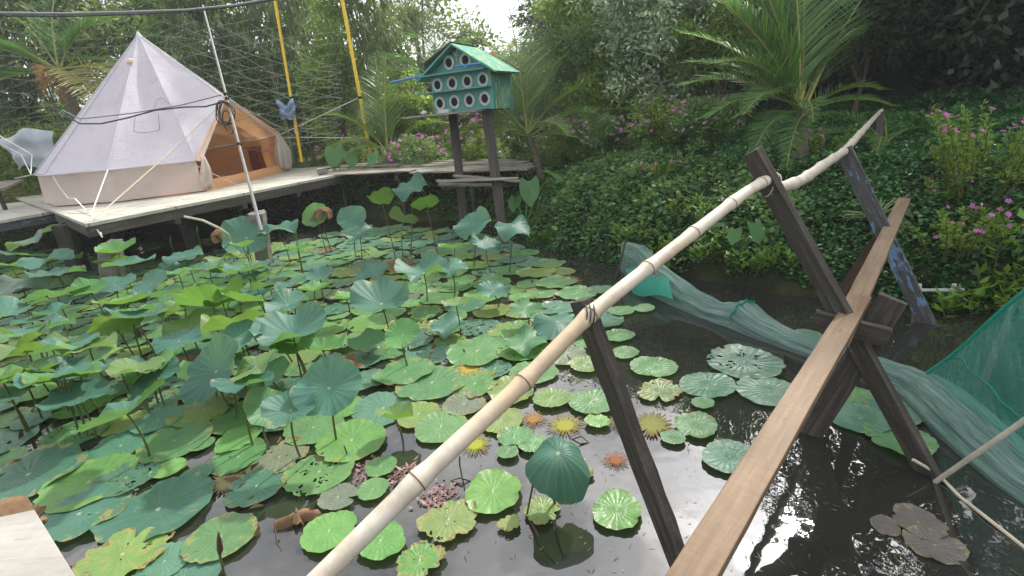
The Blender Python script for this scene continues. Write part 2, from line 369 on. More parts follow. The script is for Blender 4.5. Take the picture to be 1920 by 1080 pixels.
def pad_mat():
    """floating pad: object colour, radial veins, pale centre, worn edge"""
    b = NB('lotus_pad_surface'); tc = b.n('TexCoord'); v = tc.outputs['Object']
    oi = b.n('ObjectInfo'); sx = b.n('SeparateXYZ'); b.l(v, sx.inputs[0])
    ang = b.math('ARCTAN2', sx.outputs[1], sx.outputs[0])
    ln = b.n('VectorMath'); ln.operation = 'LENGTH'; cb = b.n('CombineXYZ'); b.l(sx.outputs[0], cb.inputs[0]); b.l(sx.outputs[1], cb.inputs[1]); b.l(cb.outputs[0], ln.inputs[0])
    rad = ln.outputs['Value']
    off = b.n('CombineXYZ'); b.l(oi.outputs['Random'], off.inputs[2]); sc = b.n('VectorMath'); sc.operation = 'SCALE'; sc.inputs[3].default_value = 37; b.l(off.outputs[0], sc.inputs[0])
    ad = b.n('VectorMath'); ad.operation = 'ADD'; b.l(v, ad.inputs[0]); b.l(sc.outputs[0], ad.inputs[1]); vv = ad.outputs[0]
    wob = b.math('MULTIPLY', b.noise(vv, 2.5, 2), .5)
    cs = b.math('SINE', b.math('ADD', b.math('MULTIPLY', ang, 21), b.math('MULTIPLY', wob, 4)))
    vein = b.ramp(cs, [(.90, 0), (1, .45)])
    vein = b.math('MULTIPLY', vein, b.ramp(rad, [(.03, .8), (.9, .25)]))
    base = oi.outputs['Color']
    c = b.mix(b.ramp(b.noise(vv, 1.6, 5, .6), [(.3, .55), (.7, 0)]), base, b.mix(.6, base, (.03,.09,.05)))
    c = b.mix(b.ramp(b.noise(vv, 2.3, 4), [(.55, 0), (.75, .5)]), c, b.mix(.5, base, (.16,.22,.06)))
    c = b.mix(vein, c, b.mix(.45, base, (.30,.42,.20)))
    c = b.mix(b.ramp(rad, [(.02, .9), (.06, 0)]), c, (.40,.48,.28))
    wear = b.math('ADD', b.math('MULTIPLY', b.noise(vv, 3.2, 6, .7), 1.0), b.math('MULTIPLY', b.ramp(rad, [(.6, 0), (1, 1)]), .17))
    wear = b.math('ADD', wear, b.math('MULTIPLY', b.math('SUBTRACT', 1, oi.outputs['Alpha']), .3))
    c = b.mix(b.ramp(wear, [(.70, 0), (.76, .75)]), c, (.28,.27,.08))
    c = b.mix(b.ramp(wear, [(.77, 0), (.82, .9)]), c, (.16,.09,.05))
    c = b.mix(b.ramp(b.noise(vv, 30, 2), [(.70, 0), (.73, .8)]), c, (.03,.035,.02))
    c = b.mix(b.ramp(b.noise(vv, 22, 1), [(.76, 0), (.78, .6)]), c, (.55,.6,.5))
    hb = b.math('ADD', b.math('MULTIPLY', cs, .12), b.noise(vv, 6, 4))
    return b.end(b.prin(c, b.ramp(b.noise(vv, 4, 4), [(.3, .30), (.7, .5)]), .42, hb, .35, .012, .2, b.mix(.5, base, (.25,.45,.06))))
M['pad'] = pad_mat()
def _attr(b, n): a = b.n('Attribute'); a.attribute_name = n; return a.outputs['Fac']
def two_sided():
    b = NB('standing_lotus_leaf')
    # both faces of the thin blade in one node tree
    def side(under):
        tc = b.n('TexCoord'); v = tc.outputs['Object']; oi = b.n('ObjectInfo')
        a = b.n('Attribute'); a.attribute_name = 'ang'; r = b.n('Attribute'); r.attribute_name = 'rad'
        cs = b.math('SINE', b.math('MULTIPLY', a.outputs['Fac'], 21)); base = oi.outputs['Color']
        vein = b.math('MULTIPLY', b.ramp(cs, [(.80, 0), (1, 1)]), b.ramp(r.outputs['Fac'], [(.03, .8), (1, .25)]))
        if under:
            c = b.mix(.2, (.095,.165,.022), base)
            c = b.mix(b.ramp(b.noise(v, 9, 5, .7), [(.42, 0), (.75, .7)]), c, (.07,.10,.02))
            c = b.mix(vein, c, (.24,.32,.10)); c = b.mix(b.ramp(b.noise(v, 34, 2), [(.62, 0), (.66, .7)]), c, (.035,.05,.012))
        else:
            c = b.mix(b.ramp(b.noise(v, 7, 5, .6), [(.3, .6), (.7, 0)]), base, b.mix(.5, base, (.03,.10,.07)))
            c = b.mix(vein, c, b.mix(.5, base, (.28,.42,.25)))
            c = b.mix(b.ramp(r.outputs['Fac'], [(.02, .9), (.07, 0)]), c, (.40,.50,.26))
            ed = b.math('ADD', b.noise(v, 12, 5, .7), b.math('MULTIPLY', b.ramp(r.outputs['Fac'], [(.8, 0), (1, 1)]), .16))
            c = b.mix(b.ramp(ed, [(.68, 0), (.74, .8)]), c, (.28,.22,.07))
            c = b.mix(b.ramp(b.noise(v, 60, 1), [(.72, 0), (.74, .7)]), c, (.04,.05,.03))
        return c, cs, v, base
    cu, cs, v, base = side(False); cd, _, _, _ = side(True)
    ge = b.n('NewGeometry'); c = b.mix(ge.outputs['Backfacing'], cu, cd)
    hb = b.math('ADD', b.math('MULTIPLY', cs, .3), b.noise(v, 20, 4))
    return b.end(b.prin(c, .5, .35, hb, .3, .006, .38, b.mix(.6, base, (.20,.38,.035))))
M['lotus'] = two_sided()
def rosette_mat():
    b = NB('decaying_pad_surface'); oi = b.n('ObjectInfo'); r = b.n('Attribute'); r.attribute_name = 'rad'
    tc = b.n('TexCoord'); n = b.noise(tc.outputs['Object'], 5, 5)
    f = b.math('ADD', r.outputs['Fac'], b.math('MULTIPLY', b.math('SUBTRACT', n, .5), .9))
    c = b.mix(b.ramp(f, [(.45, 0), (.95, 1)]), oi.outputs['Color'], (.13,.065,.04))
    return b.end(b.prin(c, .7, .2, n, .5, .01, .15, (.5,.4,.1)))
M['rosette'] = rosette_mat()
def net_mat(name, base, lo, hi, strk=1.0):
    b = NB(name); a = b.n('Attribute'); a.attribute_name = 'uvw'
    mp = b.n('Mapping'); mp.inputs['Scale'].default_value = (1.1, 9, 1); b.l(a.outputs['Vector'], mp.inputs[0])
    g = b.noise(mp.outputs[0], 3, 8, .72, .3)
    mq = b.n('Mapping'); mq.inputs['Scale'].default_value = (1, 1, 1); b.l(a.outputs['Vector'], mq.inputs[0])
    g3 = b.noise(mq.outputs[0], 3, 4, .6)
    c = b.mix(b.ramp(g, [(.36, 0), (.74, strk)]), base, (.40,.50,.45))
    cov = b.ramp(b.math('ADD', b.math('MULTIPLY', g, .6), b.math('MULTIPLY', g3, .4)), [(.35, lo), (.62, hi)])
    sh = b.prin(c, .6, .3, g, .3, .01, .4, c)
    tr = b.n('BsdfTransparent'); mxx = b.n('MixShader'); b.l(cov, mxx.inputs[0]); b.l(tr.outputs[0], mxx.inputs[1]); b.l(sh, mxx.inputs[2])
    return b.end(mxx.outputs[0])
M['net'] = net_mat('wet_green_netting', (.085,.21,.17), .62, .93, .85); M['net2'] = net_mat('stretched_green_netting', (.02,.30,.22), .38, .66, .35)
M['net3'] = net_mat('tight_green_netting', (.012,.30,.21), .7, .92, .15)

# ---------------------------------------------------------------- pond shore, terrain, water
SHORE = np.array([(9,-7),(8,-1),(6.6,1.2),(5.0,2.7),(3.85,3.72),(3.2,4.2),(2.6,4.75),(1.95,5.45),(1.33,6.05),(.75,6.75),(.36,7.3),(.1,8.6),(-1.2,10.0),(-3.4,11.3),(-5.2,12.8),(-9.5,13.2),(-12.5,12),(-15,9),(-16,2),(-13,-8)])
def sdist(X, Y):
    P = np.stack([np.ravel(X), np.ravel(Y)], 1); n = len(SHORE); d = np.full(len(P), 1e9); ins = np.zeros(len(P), bool)
    for i in range(n):
        a = SHORE[i]; b = SHORE[(i+1) % n]; e = b-a; w = P-a
        t = np.clip((w@e)/(e@e), 0, 1); d = np.minimum(d, np.linalg.norm(w-t[:,None]*e, axis=1))
        c = ((a[1] > P[:,1]) != (b[1] > P[:,1])) & (P[:,0] < (b[0]-a[0])*(P[:,1]-a[1])/(b[1]-a[1]+1e-12)+a[0]); ins ^= c
    return np.where(ins, -d, d).reshape(np.shape(X))
def gh(X, Y):
    X = np.asarray(X, float); Y = np.asarray(Y, float)
    d = sdist(X, Y) + .10*np.sin(X*3.1+Y*1.3)+.06*np.sin(X*7.3-Y*5.1)
    h = np.where(d < 0, np.maximum(-.7, d*.7), .98*(1-np.exp(-np.maximum(d,0)/.95)) + .07*np.minimum(np.maximum(d,0), 6))
    left = 1/(1+np.exp((X+4)*1.2))
    h = np.where(d > 0, h*(1-.22*left), h)
    return h + np.where(d > .2, .05*np.sin(X*2.3)*np.sin(Y*1.9+1)+.03*np.sin(X*5.7+2)*np.sin(Y*6.1), 0)
def g1(x, y): return float(gh(np.array([x]), np.array([y]))[0])
xs = np.unique(np.concatenate([np.arange(-18, 14.01, .16), np.linspace(-180, -18, 24), np.linspace(14, 180, 24)]))
ys = np.unique(np.concatenate([np.arange(-9, 16.01, .16), np.linspace(-60, -9, 10), np.linspace(16, 300, 36)]))
X, Y = np.meshgrid(xs, ys); Z = gh(X, Y); V = np.stack([X.ravel(), Y.ravel(), Z.ravel()], 1)
nx, ny = len(xs), len(ys); ii, jj = np.meshgrid(np.arange(nx-1), np.arange(ny-1)); a = (jj*nx+ii).ravel()
tag(fast_mesh('ground', V, np.stack([a, a+1, a+nx+1, a+nx], 1), M['ground'], smooth=True), 'dark soil bank around the lotus pond', kind='structure')
wb = MB(); wb.add([(-20,-10,0),(14,-10,0),(14,16,0),(-20,16,0)], [(0,1,2,3)])
tag(wb.build('pond_water', M['water'], None, (0,0,0)), 'dark still pond water reflecting a cloudy sky', kind='structure')

# ---------------------------------------------------------------- leaf scattering
def unit(a): return a/(np.linalg.norm(a, axis=1, keepdims=True)+1e-9)
def leafset(P, D, S, L, Wd, V, fold=.18, mid=.45):
    D = unit(D); S = unit(S - D*np.sum(S*D, 1, keepdims=True)); N = np.cross(D, S)
    L = L[:,None]; Wd = Wd[:,None]; n = len(P)
    A = np.empty((n, 4, 3)); A[:,0] = P; A[:,1] = P+D*L*mid+S*Wd/2+N*Wd*fold; A[:,2] = P+D*L-N*L*.06; A[:,3] = P+D*L*mid-S*Wd/2+N*Wd*fold
    return A.reshape(-1, 3), np.repeat(V, 4)
def quads(n): return np.arange(n*4).reshape(-1, 4)
def clumps(rs, c, rad, ncl, per, cr, L, Wd, droop=.2, hollow=.5, vspread=.28, up=.0):
    c = np.array(c, float); rad = np.array(rad, float)
    u = unit(rs.normal(size=(ncl, 3))); rr = (hollow + (1-hollow)*rs.rand(ncl))**.6
    lump = 1 + .22*np.sin(u[:,0]*3.3+c[0])*np.sin(u[:,1]*2.9+c[1]) + .15*rs.normal(size=ncl)
    C = c + u*rad*(rr*lump)[:,None]
    cv = np.clip(.5 + vspread*rs.normal(size=ncl), .02, .98); crs = cr*(.6+.8*rs.rand(ncl))
    idx = np.repeat(np.arange(ncl), per); n = len(idx)
    off = unit(rs.normal(size=(n, 3)))*(rs.rand(n)**.5)[:,None]*crs[idx][:,None]; off[:,2] *= .75
    P = C[idx]+off; D = unit(off + rs.normal(size=(n, 3))*crs[idx][:,None]*.6); D[:,2] -= droop; D[:,2] += up
    S = rs.normal(size=(n, 3)); S[:,2] *= .5
    V = np.clip(cv[idx] + .16*rs.normal(size=n), 0, 1)
    return C, (P, D, S, L*(.65+.7*rs.rand(n)), Wd*(.65+.7*rs.rand(n)), V)
def leaf_obj(name, sets, mat, parent=None, loc=(0,0,0), fold=.18, mid=.45):
    cat = [np.concatenate([s[i] for s in sets]) for i in range(6)]
    V, va = leafset(*cat, fold=fold, mid=mid)
    return fast_mesh(name, V, quads(len(V)//4), mat, parent, va, loc)

def make_tree(name, label, cat, xy, h, rad, mat, seed, ncl=70, per=150, cr=.55, L=.16, Wd=.07, trunk_r=.12, droop=.3, base_h=None, group=None, bark='tree_bark', hollow=.45, cz=None):
    rs = np.random.RandomState(seed); z0 = g1(*xy[:2]); x, y = float(xy[0]), float(xy[1])
    t = thing(name, label, cat, (x, y, z0), 0, group)
    zc = z0 + h - rad[2]*.9 if cz is None else cz
    C, st = clumps(rs, (x, y, zc), rad, ncl, per, cr, L, Wd, droop, hollow)
    leaf_obj('crown', [st], mat, t)
    mb = MB(); top = np.array([x+.2*rad[0]*rs.uniform(-1, 1), y, zc])
    b0 = np.array([x, y, z0-.15]); mid = (b0+top)/2 + [rs.uniform(-.2, .2), rs.uniform(-.2, .2), 0]
    mb.tube([b0, mid, top], [trunk_r, trunk_r*.75, trunk_r*.4], 8)
    for k in range(min(14, ncl)):
        q = C[k]; s0 = b0+(mid-b0)*.7 if k % 2 else mid; mm = (s0+q)/2+[0, 0, .12*h]
        mb.tube([s0, mm, q], [trunk_r*.45, trunk_r*.28, trunk_r*.08], 5)
    mb.build('trunk', M[bark], t)
    return t

# ---------------------------------------------------------------- palms
def frond_mesh(mb_leaf, mb_rib, base, az, el, length, droop, nl=48, lw=.017, ll=.66, seed=0, side_droop=.13, twist=0):
    rs = random.Random(seed); base = np.array(base, float)
    hd = np.array([math.cos(az), math.sin(az), 0]); pts = []; n = 14; p = base.copy(); e = el
    for i in range(n+1):
        pts.append(p.copy()); e = el - droop*(i/n)**1.4
        p = p + (hd*math.cos(e)+np.array([0,0,1])*math.sin(e))*length/n
    pts = np.array(pts); mb_rib.tube(pts, [.016*(1-.85*i/n)*length/1.8+.003 for i in range(n+1)], 5)
    side0 = np.cross(hd, [0,0,1.0])
    for k in range(nl):
        s = .14+.85*(k+.5)/nl; i = min(int(s*n), n-1); f = s*n-i; q = pts[i]*(1-f)+pts[i+1]*f
        tg = pts[i+1]-pts[i]; tg /= np.linalg.norm(tg); up = np.cross(side0, tg); up /= np.linalg.norm(up)
        prof = math.sin(math.pi*min(1, .18+s*.86))**.6*(.55+.45*(1-s)) if s < .97 else .4
        l0 = ll*length/1.8*max(.25, prof)
        for sg in (-1, 1):
            if rs.random() < .04: continue
            sd_ = side0*sg
            an = .95 - .30*s + rs.uniform(-.08, .08)
            d = sd_*math.cos(an*.9)+tg*math.sin(an*.9)+up*(.25+rs.uniform(-.1, .1)); d /= np.linalg.norm(d)
            wv = np.cross(d, up); wv = tg*.8 - up*.3; wv -= d*np.dot(wv, d); wv /= np.linalg.norm(wv)
            l = l0*rs.uniform(.85, 1.1); w = lw*length/1.8; vv = []; pp = q.copy(); dd = d.copy()
            for j in range(4):
                ww = w*(.55, 1, .8, .08)[j]/2; vv += [pp-wv*ww, pp+wv*ww]
                dd = dd + np.array([0,0,-1])*side_droop*(.25+.5*j)*rs.uniform(.6, 1.3); dd /= np.linalg.norm(dd); pp = pp+dd*l/3
            va = min(1, max(0, rs.gauss(.5, .22)))
            mb_leaf[0] += [tuple(a) for a in vv]; b = len(mb_leaf[0])-8; mb_leaf[2] += [va]*8
            for j in range(3): mb_leaf[1].append((b+2*j, b+2*j+1, b+2*j+3, b+2*j+2))
def add_frond(parent, base, az, el, length, droop, mat='lf_palm', seed=0, **kw):
    L = [[], [], []]; rb = MB(); frond_mesh(L, rb, base, az, el, length, droop, seed=seed, **kw)
    o = fast_mesh('frond', np.array(L[0]), np.array(L[1]), M[mat], parent, np.array(L[2]))
    rb.build('rachis', M['rachis'], o)
    return o
def palm(label, xy, trunk_h, fronds, seed=1, tr=.07, z0=None, lean=(0,0), group=None, bark='bark'):
    x, y = float(xy[0]), float(xy[1]); z0 = g1(x, y) if z0 is None else z0
    t = thing('palm_tree', label, 'palm', (x, y, z0), 0, group); mb = MB(); n = 10
    pts = [(x+lean[0]*(i/n)**1.5, y+lean[1]*(i/n)**1.5, z0-.1+(trunk_h+.1)*i/n) for i in range(n+1)]
    mb.tube(pts, [tr*(1.25-.5*i/n)*(1+.08*(i % 2)) for i in range(n+1)], 10); mb.build('trunk', M[bark], t)
    top = np.array(pts[-1]); rs = random.Random(seed)
    for k, fr in enumerate(fronds):
        az, el, ln, dr = fr[:4]; mt = fr[4] if len(fr) > 4 else 'lf_palm'
        add_frond(t, top+np.array([rs.uniform(-.03, .03), rs.uniform(-.03, .03), -rs.uniform(0, .08)]), R_(az), R_(el), ln, R_(dr), mt, seed*50+k)
    return t

# ---------------------------------------------------------------- tent platform, boardwalk, pillars
DZ = 1.0
def dk(x, y): p = onz(x, y, DZ); return (p[0], p[1])
t = thing('tent_platform', 'wide pale board platform over the pond carrying the bell tent', 'platform', (-7.3, 12, DZ))
edge = [dk(160, 420), dk(640, 326), (-3.0, 13.9), (-10.2, 15.2), (-12.5, 13.5), dk(100, 395)]
def slab(poly, z1, th, name, mat, parent, inset=0):
    mb = MB(); n = len(poly); mb.add([(x, y, z1) for x, y in poly]+[(x, y, z1-th) for x, y in poly],
        [tuple(range(n)), tuple(reversed(range(n, 2*n)))]+[(i, i+n, (i+1) % n+n, (i+1) % n) for i in range(n)])
    return mb.build(name, mat, parent)
def deckmat():
    b = NB('cement_board_deck'); tc = b.n('TexCoord'); v = tc.outputs['Object']; g = b.noise(b.obj((1, 3, 1)), 1.6, 7, .65)
    br = b.n('TexBrick'); br.inputs['Scale'].default_value = .42; br.inputs['Mortar Size'].default_value = .006; br.inputs['Mortar Smooth'].default_value = .3
    br.inputs['Color1'].default_value = (.43,.42,.36,1); br.inputs['Color2'].default_value = (.50,.48,.41,1); br.inputs['Mortar'].default_value = (.12,.11,.09,1)
    mp = b.n('Mapping'); mp.inputs['Rotation'].default_value = (0, 0, R_(-61)); b.l(v, mp.inputs[0]); b.l(mp.outputs[0], br.inputs[0])
    c = b.mix(b.ramp(g, [(.35, 0), (.72, .75)]), br.outputs[0], (.22,.22,.18))
    return b.end(b.prin(c, .8, .25, g, .3, .01))
M['deck'] = deckmat()
slab(edge, DZ, .045, 'deck_board', M['deck'], t)
c0, c1, c5 = edge[0], edge[1], edge[5]
def inb(p, k=.05): return (p[0]+(-7-p[0])*k/5, p[1]+(11.5-p[1])*k/5)
for (p, q, sd_) in ((c0, c1, 1), (c5, c0, 2)):
    a_ = (*inb(p), DZ-.12); b_ = (*inb(q), DZ-.12)
    beam_obj('edge_beam', a_, b_, .06, .14, M['dark_wood'], t, seed=sd_)  # dark wood on beams and joists carries the shade beneath the deck
for k in (.25, .5, .75):
    p = np.array(c0)*(1-k)+np.array(c1)*k; q = np.array(c5)*(1-k)+np.array((-8, 15.0))*k
    beam_obj('joist', (*p, DZ-.22), (*q, DZ-.22), .08, .10, M['dark_wood'], t, seed=int(k*100))
t2 = thing('side_platform', 'narrow weathered board walkway left of the bell tent', 'platform', (-9.5, 9.5, DZ-.06))
pl = [onz(100, 396, .93)[:2], onz(-60, 424, .93)[:2], onz(-120, 396, .93)[:2], onz(95, 372, .93)[:2]]
slab([tuple(p) for p in pl][::-1], .93, .05, 'deck_board', M['deck'], t2)
a_, b_ = onz(100, 396, .93), onz(-60, 424, .93)
beam_obj('edge_beam', (a_[0]-.03, a_[1]+.06, .81), (b_[0]-.03, b_[1]+.06, .81), .06, .15, M['blue_wood'], t2, seed=4)
def pillar(label, px, py, t_, top, w, lean=(0, 0), mat='concrete', bot=-.5, depth=None):
    p = atd(px, py, t_); mb = MB(); d = (depth or w)
    rs = random.Random(px); n = 7; vs = []; fs = []
    for i in range(n+1):
        z = bot+(top-bot)*i/n; f = (z-top)
        for k in range(8):
            an = math.pi*2*k/8+.39; rr = 1+rs.uniform(-.06, .06)
            vs.append((p[0]-lean[0]*f+math.copysign(abs(math.cos(an))**.5, math.cos(an))*w/2*rr, p[1]-lean[1]*f+math.copysign(abs(math.sin(an))**.5, math.sin(an))*d/2*rr, z+(rs.uniform(-.03, .03) if i == n else 0)))
    for i in range(n):
        for k in range(8): fs.append((i*8+k, i*8+(k+1) % 8, i*8+8+(k+1) % 8, i*8+8+k))
    fs.append(tuple(n*8+k for k in range(8))); mb.add(vs, fs)
    o = mb.build('concrete_pillar', M[mat], None, (p[0], p[1], bot), bevel=.01)
    return tag(o, label, 'pillar', 'concrete pillars under the tent platform')
pillar('pale concrete pillar at the platform edge below the leaning grey pole', 480, 392, 7.6, .84, .22, (-.1, 0))
pillar('mossy concrete pillar under the near corner of the tent platform', 205, 450, 7.0, .72, .26, (-.35, .1))
pillar('dark concrete pillar under the left corner of the platform', 122, 430, 8.3, .86, .28, (-.1, .1), 'dark_concrete')
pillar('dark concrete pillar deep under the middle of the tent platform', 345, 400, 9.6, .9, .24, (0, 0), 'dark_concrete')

bw = thing('boardwalk', 'rough grey board footway from the tent platform to the bird house', 'boardwalk', (-1.5, 10.3, DZ))
rs_ = random.Random(5)
A0, A1 = onz(596, 331, .985), onz(968, 319, .985); B0, B1 = onz(660, 303, .985), onz(985, 301, .985)
for k in range(9):
    f0, f1 = k/9, (k+1)/9-.012/1; fm = (f0+f1)/2
    a_ = A0*(1-fm)+B0*fm; b_ = A1*(1-fm)+B1*fm; d = b_-a_; w = np.linalg.norm((B0-A0)[:2]*.6+(B1-A1)[:2]*.4)/9*.80
    cut = rs_.uniform(.35, .65); dz = rs_.uniform(-.012, .02)
    for (u0, u1) in ((rs_.uniform(-.02, .03), cut-.004), (cut+.004, 1+rs_.uniform(-.05, .06))):
        z = np.array([0, 0, dz+rs_.uniform(-.004, .004)])
        beam_obj('plank', a_+d*u0+z, a_+d*u1+z+[0, 0, rs_.uniform(-.01, .03)], w, .03, M['grey_wood'], bw, seed=k*7+int(u1*10), jag=.006, warp=.02)
for k in (.1, .45, .8):
    a_ = A0*(1-k)+A1*k; b_ = B0*(1-k)+B1*k
    beam_obj('cross_beam', a_-[0, -.05, .08], b_-[0, .1, .08], .08, .10, M['dark_wood'], bw, seed=int(9*k))
    mb = MB(); q = a_+(b_-a_)*.15; mb.tube([(q[0], q[1], -.5), (q[0], q[1], .9)], .05, 8); mb.build('stake', M['dark_wood'], bw)

# ---------------------------------------------------------------- bell tent
TC = np.array([-7.3, 12.0]); TR = 2.45; EZ = 1.60
apex = np.array([-7.28, 12.0, 4.15])
def cz(deg, r=TR, z=EZ):
    k = min(1, max(0, (-deg-225)/82)) if deg < -200 else 0   # the far side of the eave is pulled higher by its guy lines
    return np.array([TC[0]+r*math.cos(R_(deg)), TC[1]+r*math.sin(R_(deg)), z+(.32*k if z > 1.3 else 0)])
door_pk = atd(421, 184, 10.55)
ang = [-51-33.1*k for k in range(9)]   # eave corners clockwise from the left side of the door
tent = thing('bell_tent', 'white canvas bell tent with open doorway standing on the board platform', 'tent', (TC[0], TC[1], DZ))
def panel(mb, pts_top, a, b, n=8, sag=.05, m=8, mi=0, ctr=None):
    """cloth patch between a top edge (two points) and a bottom edge a-b, sagging towards the tent axis"""
    p0, p1 = pts_top; vs = []; fs = []
    ctr = np.array([TC[0], TC[1], 2.0]) if ctr is None else ctr
    for i in range(n+1):
        u = i/n; A_ = p0*(1-u)+a*u; B_ = p1*(1-u)+b*u
        for j in range(m+1):
            v = j/m; p = A_*(1-v)+B_*v; s_ = sag*(.35+.65*math.sin(math.pi*u))*math.sin(math.pi*v)*min(1, u*3)
            d = (ctr-p); d /= np.linalg.norm(d)
            w = .012*math.sin(p[0]*9+p[2]*4)*math.sin(p[1]*7-p[2]*6)+.010*math.sin(v*26+u*5)*u**4
            vs.append(p+d*(s_+w*math.sin(math.pi*v)))
    for i in range(n):
        for j in range(m): k = i*(m+1)+j; fs.append((k, k+1, k+m+2, k+m+1))
    mb.add(vs, fs, mi, True)
roofm = MB(); lin = MB(); wall = MB(); wl = MB()
ap_in = apex-[0, 0, .05]
for k in range(len(ang)-1):
    a, b = cz(ang[k]), cz(ang[k+1]); panel(roofm, (apex, apex+[0,0,.001]), a, b, 14, .10, 10)
    ai, bi = cz(ang[k], TR-.03), cz(ang[k+1], TR-.03); panel(lin, (ap_in, ap_in), ai, bi, 10, .11, 8)
    a0, b0 = cz(ang[k], TR-.03, EZ-.005), cz(ang[k+1], TR-.03, EZ-.005); a2, b2 = cz(ang[k], TR+.02, DZ+.02), cz(ang[k+1], TR+.02, DZ+.02)
    panel(wall, (a0, b0), a2, b2, 8, .05, 12)
    panel(wl, (a0*1+[0,0,-.02], b0+[0,0,-.02]), cz(ang[k], TR-.03, DZ+.03), cz(ang[k+1], TR-.03, DZ+.03), 6, .06, 8)
ea, eb = cz(ang[0]), cz(ang[-1]); pk_in = door_pk-[0,0,.02]
panel(roofm, (apex, door_pk), ea, ea*.985+door_pk*.015, 14, .08, 8)
panel(roofm, (apex, door_pk), eb, eb*.985+door_pk*.015, 14, .08, 8)
panel(lin, (ap_in, pk_in), ea+[0,.03,0], ea*.98+pk_in*.02+[0,.03,0], 10, .09, 6); panel(lin, (ap_in, pk_in), eb+[0,-.03,0], eb*.98+pk_in*.02, 10, .09, 6)
ro = roofm.build('roof_canvas', M['canvas'], tent)
wo_ = wall.build('wall', M['canvas_wall'], tent)
lin.build('roof_lining', M['lining'], tent); wl.build('wall_lining', M['lining'], tent)
mb = MB()   # eave welt, seams and cap
ring = [cz(a_, TR+.015, EZ-.01+.0*k) for k, a_ in enumerate(ang)]
mb.tube(ring, .014, 5); mb.build('eave_hem', M['canvas'], ro)
mb = MB()
for k in range(len(ang)):
    c = cz(ang[k], TR+.008, EZ+.004); mb.tube([apex+(c-apex)*u+np.array([0,0,.008]) for u in (0.02, .3, .6, 1)], .010, 4)
mb.tube([apex+(door_pk-apex)*u+np.array([0,0,.008]) for u in (.02, .5, 1)], .012, 4)
mb.build('seam', M['canvas'], ro)
mb = MB(); mb.lathe([(.12, -.13), (.07, -.05), (.03, .03), (.012, .06), (0.001, .065)], 12, tuple(apex)); mb.build('peak_cap', M['canvas'], ro)
mb = MB(); vp = apex+(cz(-82)-apex)*.235+np.array([-.02,-.07,.02]); mb.ball(vp, .085, 6, 0, (1, .5, .75)); vent = mb.build('roof_vent', M['canvas'], ro)
mb = MB(); mb.ball(vp+np.array([0,-.03,-.035]), .06, 5, 0, (1, .4, .5)); mb.build('vent_opening', M['lining'], vent)
# stitched window flap on the roof panel left of the door
def on_roof(px, py):
    a, b = cz(ang[0]), cz(ang[1]); n = np.cross(a-apex, b-apex); n /= np.linalg.norm(n)
    p = onplane(px, py, apex, n); return p + (n if n[1] < 0 else -n)*.012
def on_roof_d(px, py):
    n = np.cross(ea-apex, door_pk-apex); n /= np.linalg.norm(n); p = onplane(px, py, apex, n); return p+(n if n[1] < 0 else -n)*.02
mb = MB(); mb.tube([on_roof(x, y) for x, y in ((254,218),(251,247),(262,250),(285,248),(300,244),(297,215))], .007, 4)
mb.tube([on_roof(x, y) for x, y in ((290,205),(294,188),(303,184),(318,196))], .005, 4); mb.build('window_flap_outline', M['grey_wire'], ro)
# doorway: threshold, flaps, interior
ta, tb = cz(ang[0], TR+.02, DZ+.005), cz(ang[-1], TR+.02, DZ+.005)
flo = MB(); n_ = len(ang); fl = [cz(a_, TR-.01, DZ+.012) for a_ in ang]; flo.add(fl, [tuple(range(n_))]); flo.build('groundsheet', M['groundsheet'], tent)
sill = MB(); panel(sill, (ta+[0,0,.20], tb+[0,0,.17]), ta+[.05,-.02,.0], tb+[.05,0,.0], 4, -.03, 14); sill.build('door_sill', M['lining'], tent)
fl1 = MB(); q = cz(ang[0], TR+.03, EZ-.02)
panel(fl1, (door_pk+[-.03,0,-.02], door_pk+[.0,.02,-.04]), q, q+[.06,.08,-.02], 10, .02, 4, ctr=np.array([-4,9,2]))
def drape(mb, top, h, rx, ry, seed, flare=.2):
    rs = random.Random(seed); ph = [rs.uniform(0, 6) for _ in range(5)]; n, m = 14, 40; vs = []; fs = []
    for i in range(n+1):
        f = i/n; k = (.35+.65*min(1, f*2.2))*(1+flare*f)*(1-.35*max(0, f-.75)*4*.5)
        for j in range(m):
            a = 2*math.pi*j/m; r = k*(1+.20*math.sin(4*a+ph[0]+1.5*f)+.12*math.sin(7*a+ph[1]-2*f)+.06*math.sin(11*a+ph[2]))
            vs.append((top[0]+rx*r*math.cos(a)+.03*math.sin(3*f+ph[3]), top[1]+ry*r*math.sin(a), top[2]-h*f+.02*math.sin(3*a+ph[4])))
    for i in range(n):
        for j in range(m): fs.append((i*m+j, i*m+(j+1) % m, i*m+m+(j+1) % m, i*m+m+j))
    fs.append(tuple(range(m))[::-1]); fs.append(tuple(n*m+j for j in range(m))); mb.add(vs, fs, 0, True)
drape(fl1, q+np.array([.06, .10, .06]), .56, .07, .12, 1)
fl1.build('rolled_door_flap', M['canvas_wall'], tent)
fl2 = MB(); q2 = cz(ang[-1], TR+.03, EZ-.02)
panel(fl2, (door_pk+[.03,0,-.01], door_pk+[.0,-.02,-.05]), q2, q2-[.0,.30,.02], 10, .03, 4, ctr=np.array([-4,9,2]))
drape(fl2, q2+np.array([-.02, -.18, .02]), .86, .13, .24, 2, .35)
fl2.build('gathered_door_flap', M['canvas_wall'], tent)
mb = MB(); mb.tube([door_pk+[-.01,0,.01], (door_pk+q2)/2+[0,0,.03], q2+[0,0,.02]], .018, 6); mb.tube([door_pk, (door_pk+q)/2+[0,0,.01], q+[0,0,.02]], .012, 6); mb.build('door_welt', M['lining'], tent)
mb = MB(); mb.tube([(TC[0], TC[1], DZ), apex-[0,0,.06]], .022, 8); mb.build('centre_pole', M['steel_pole'], tent)
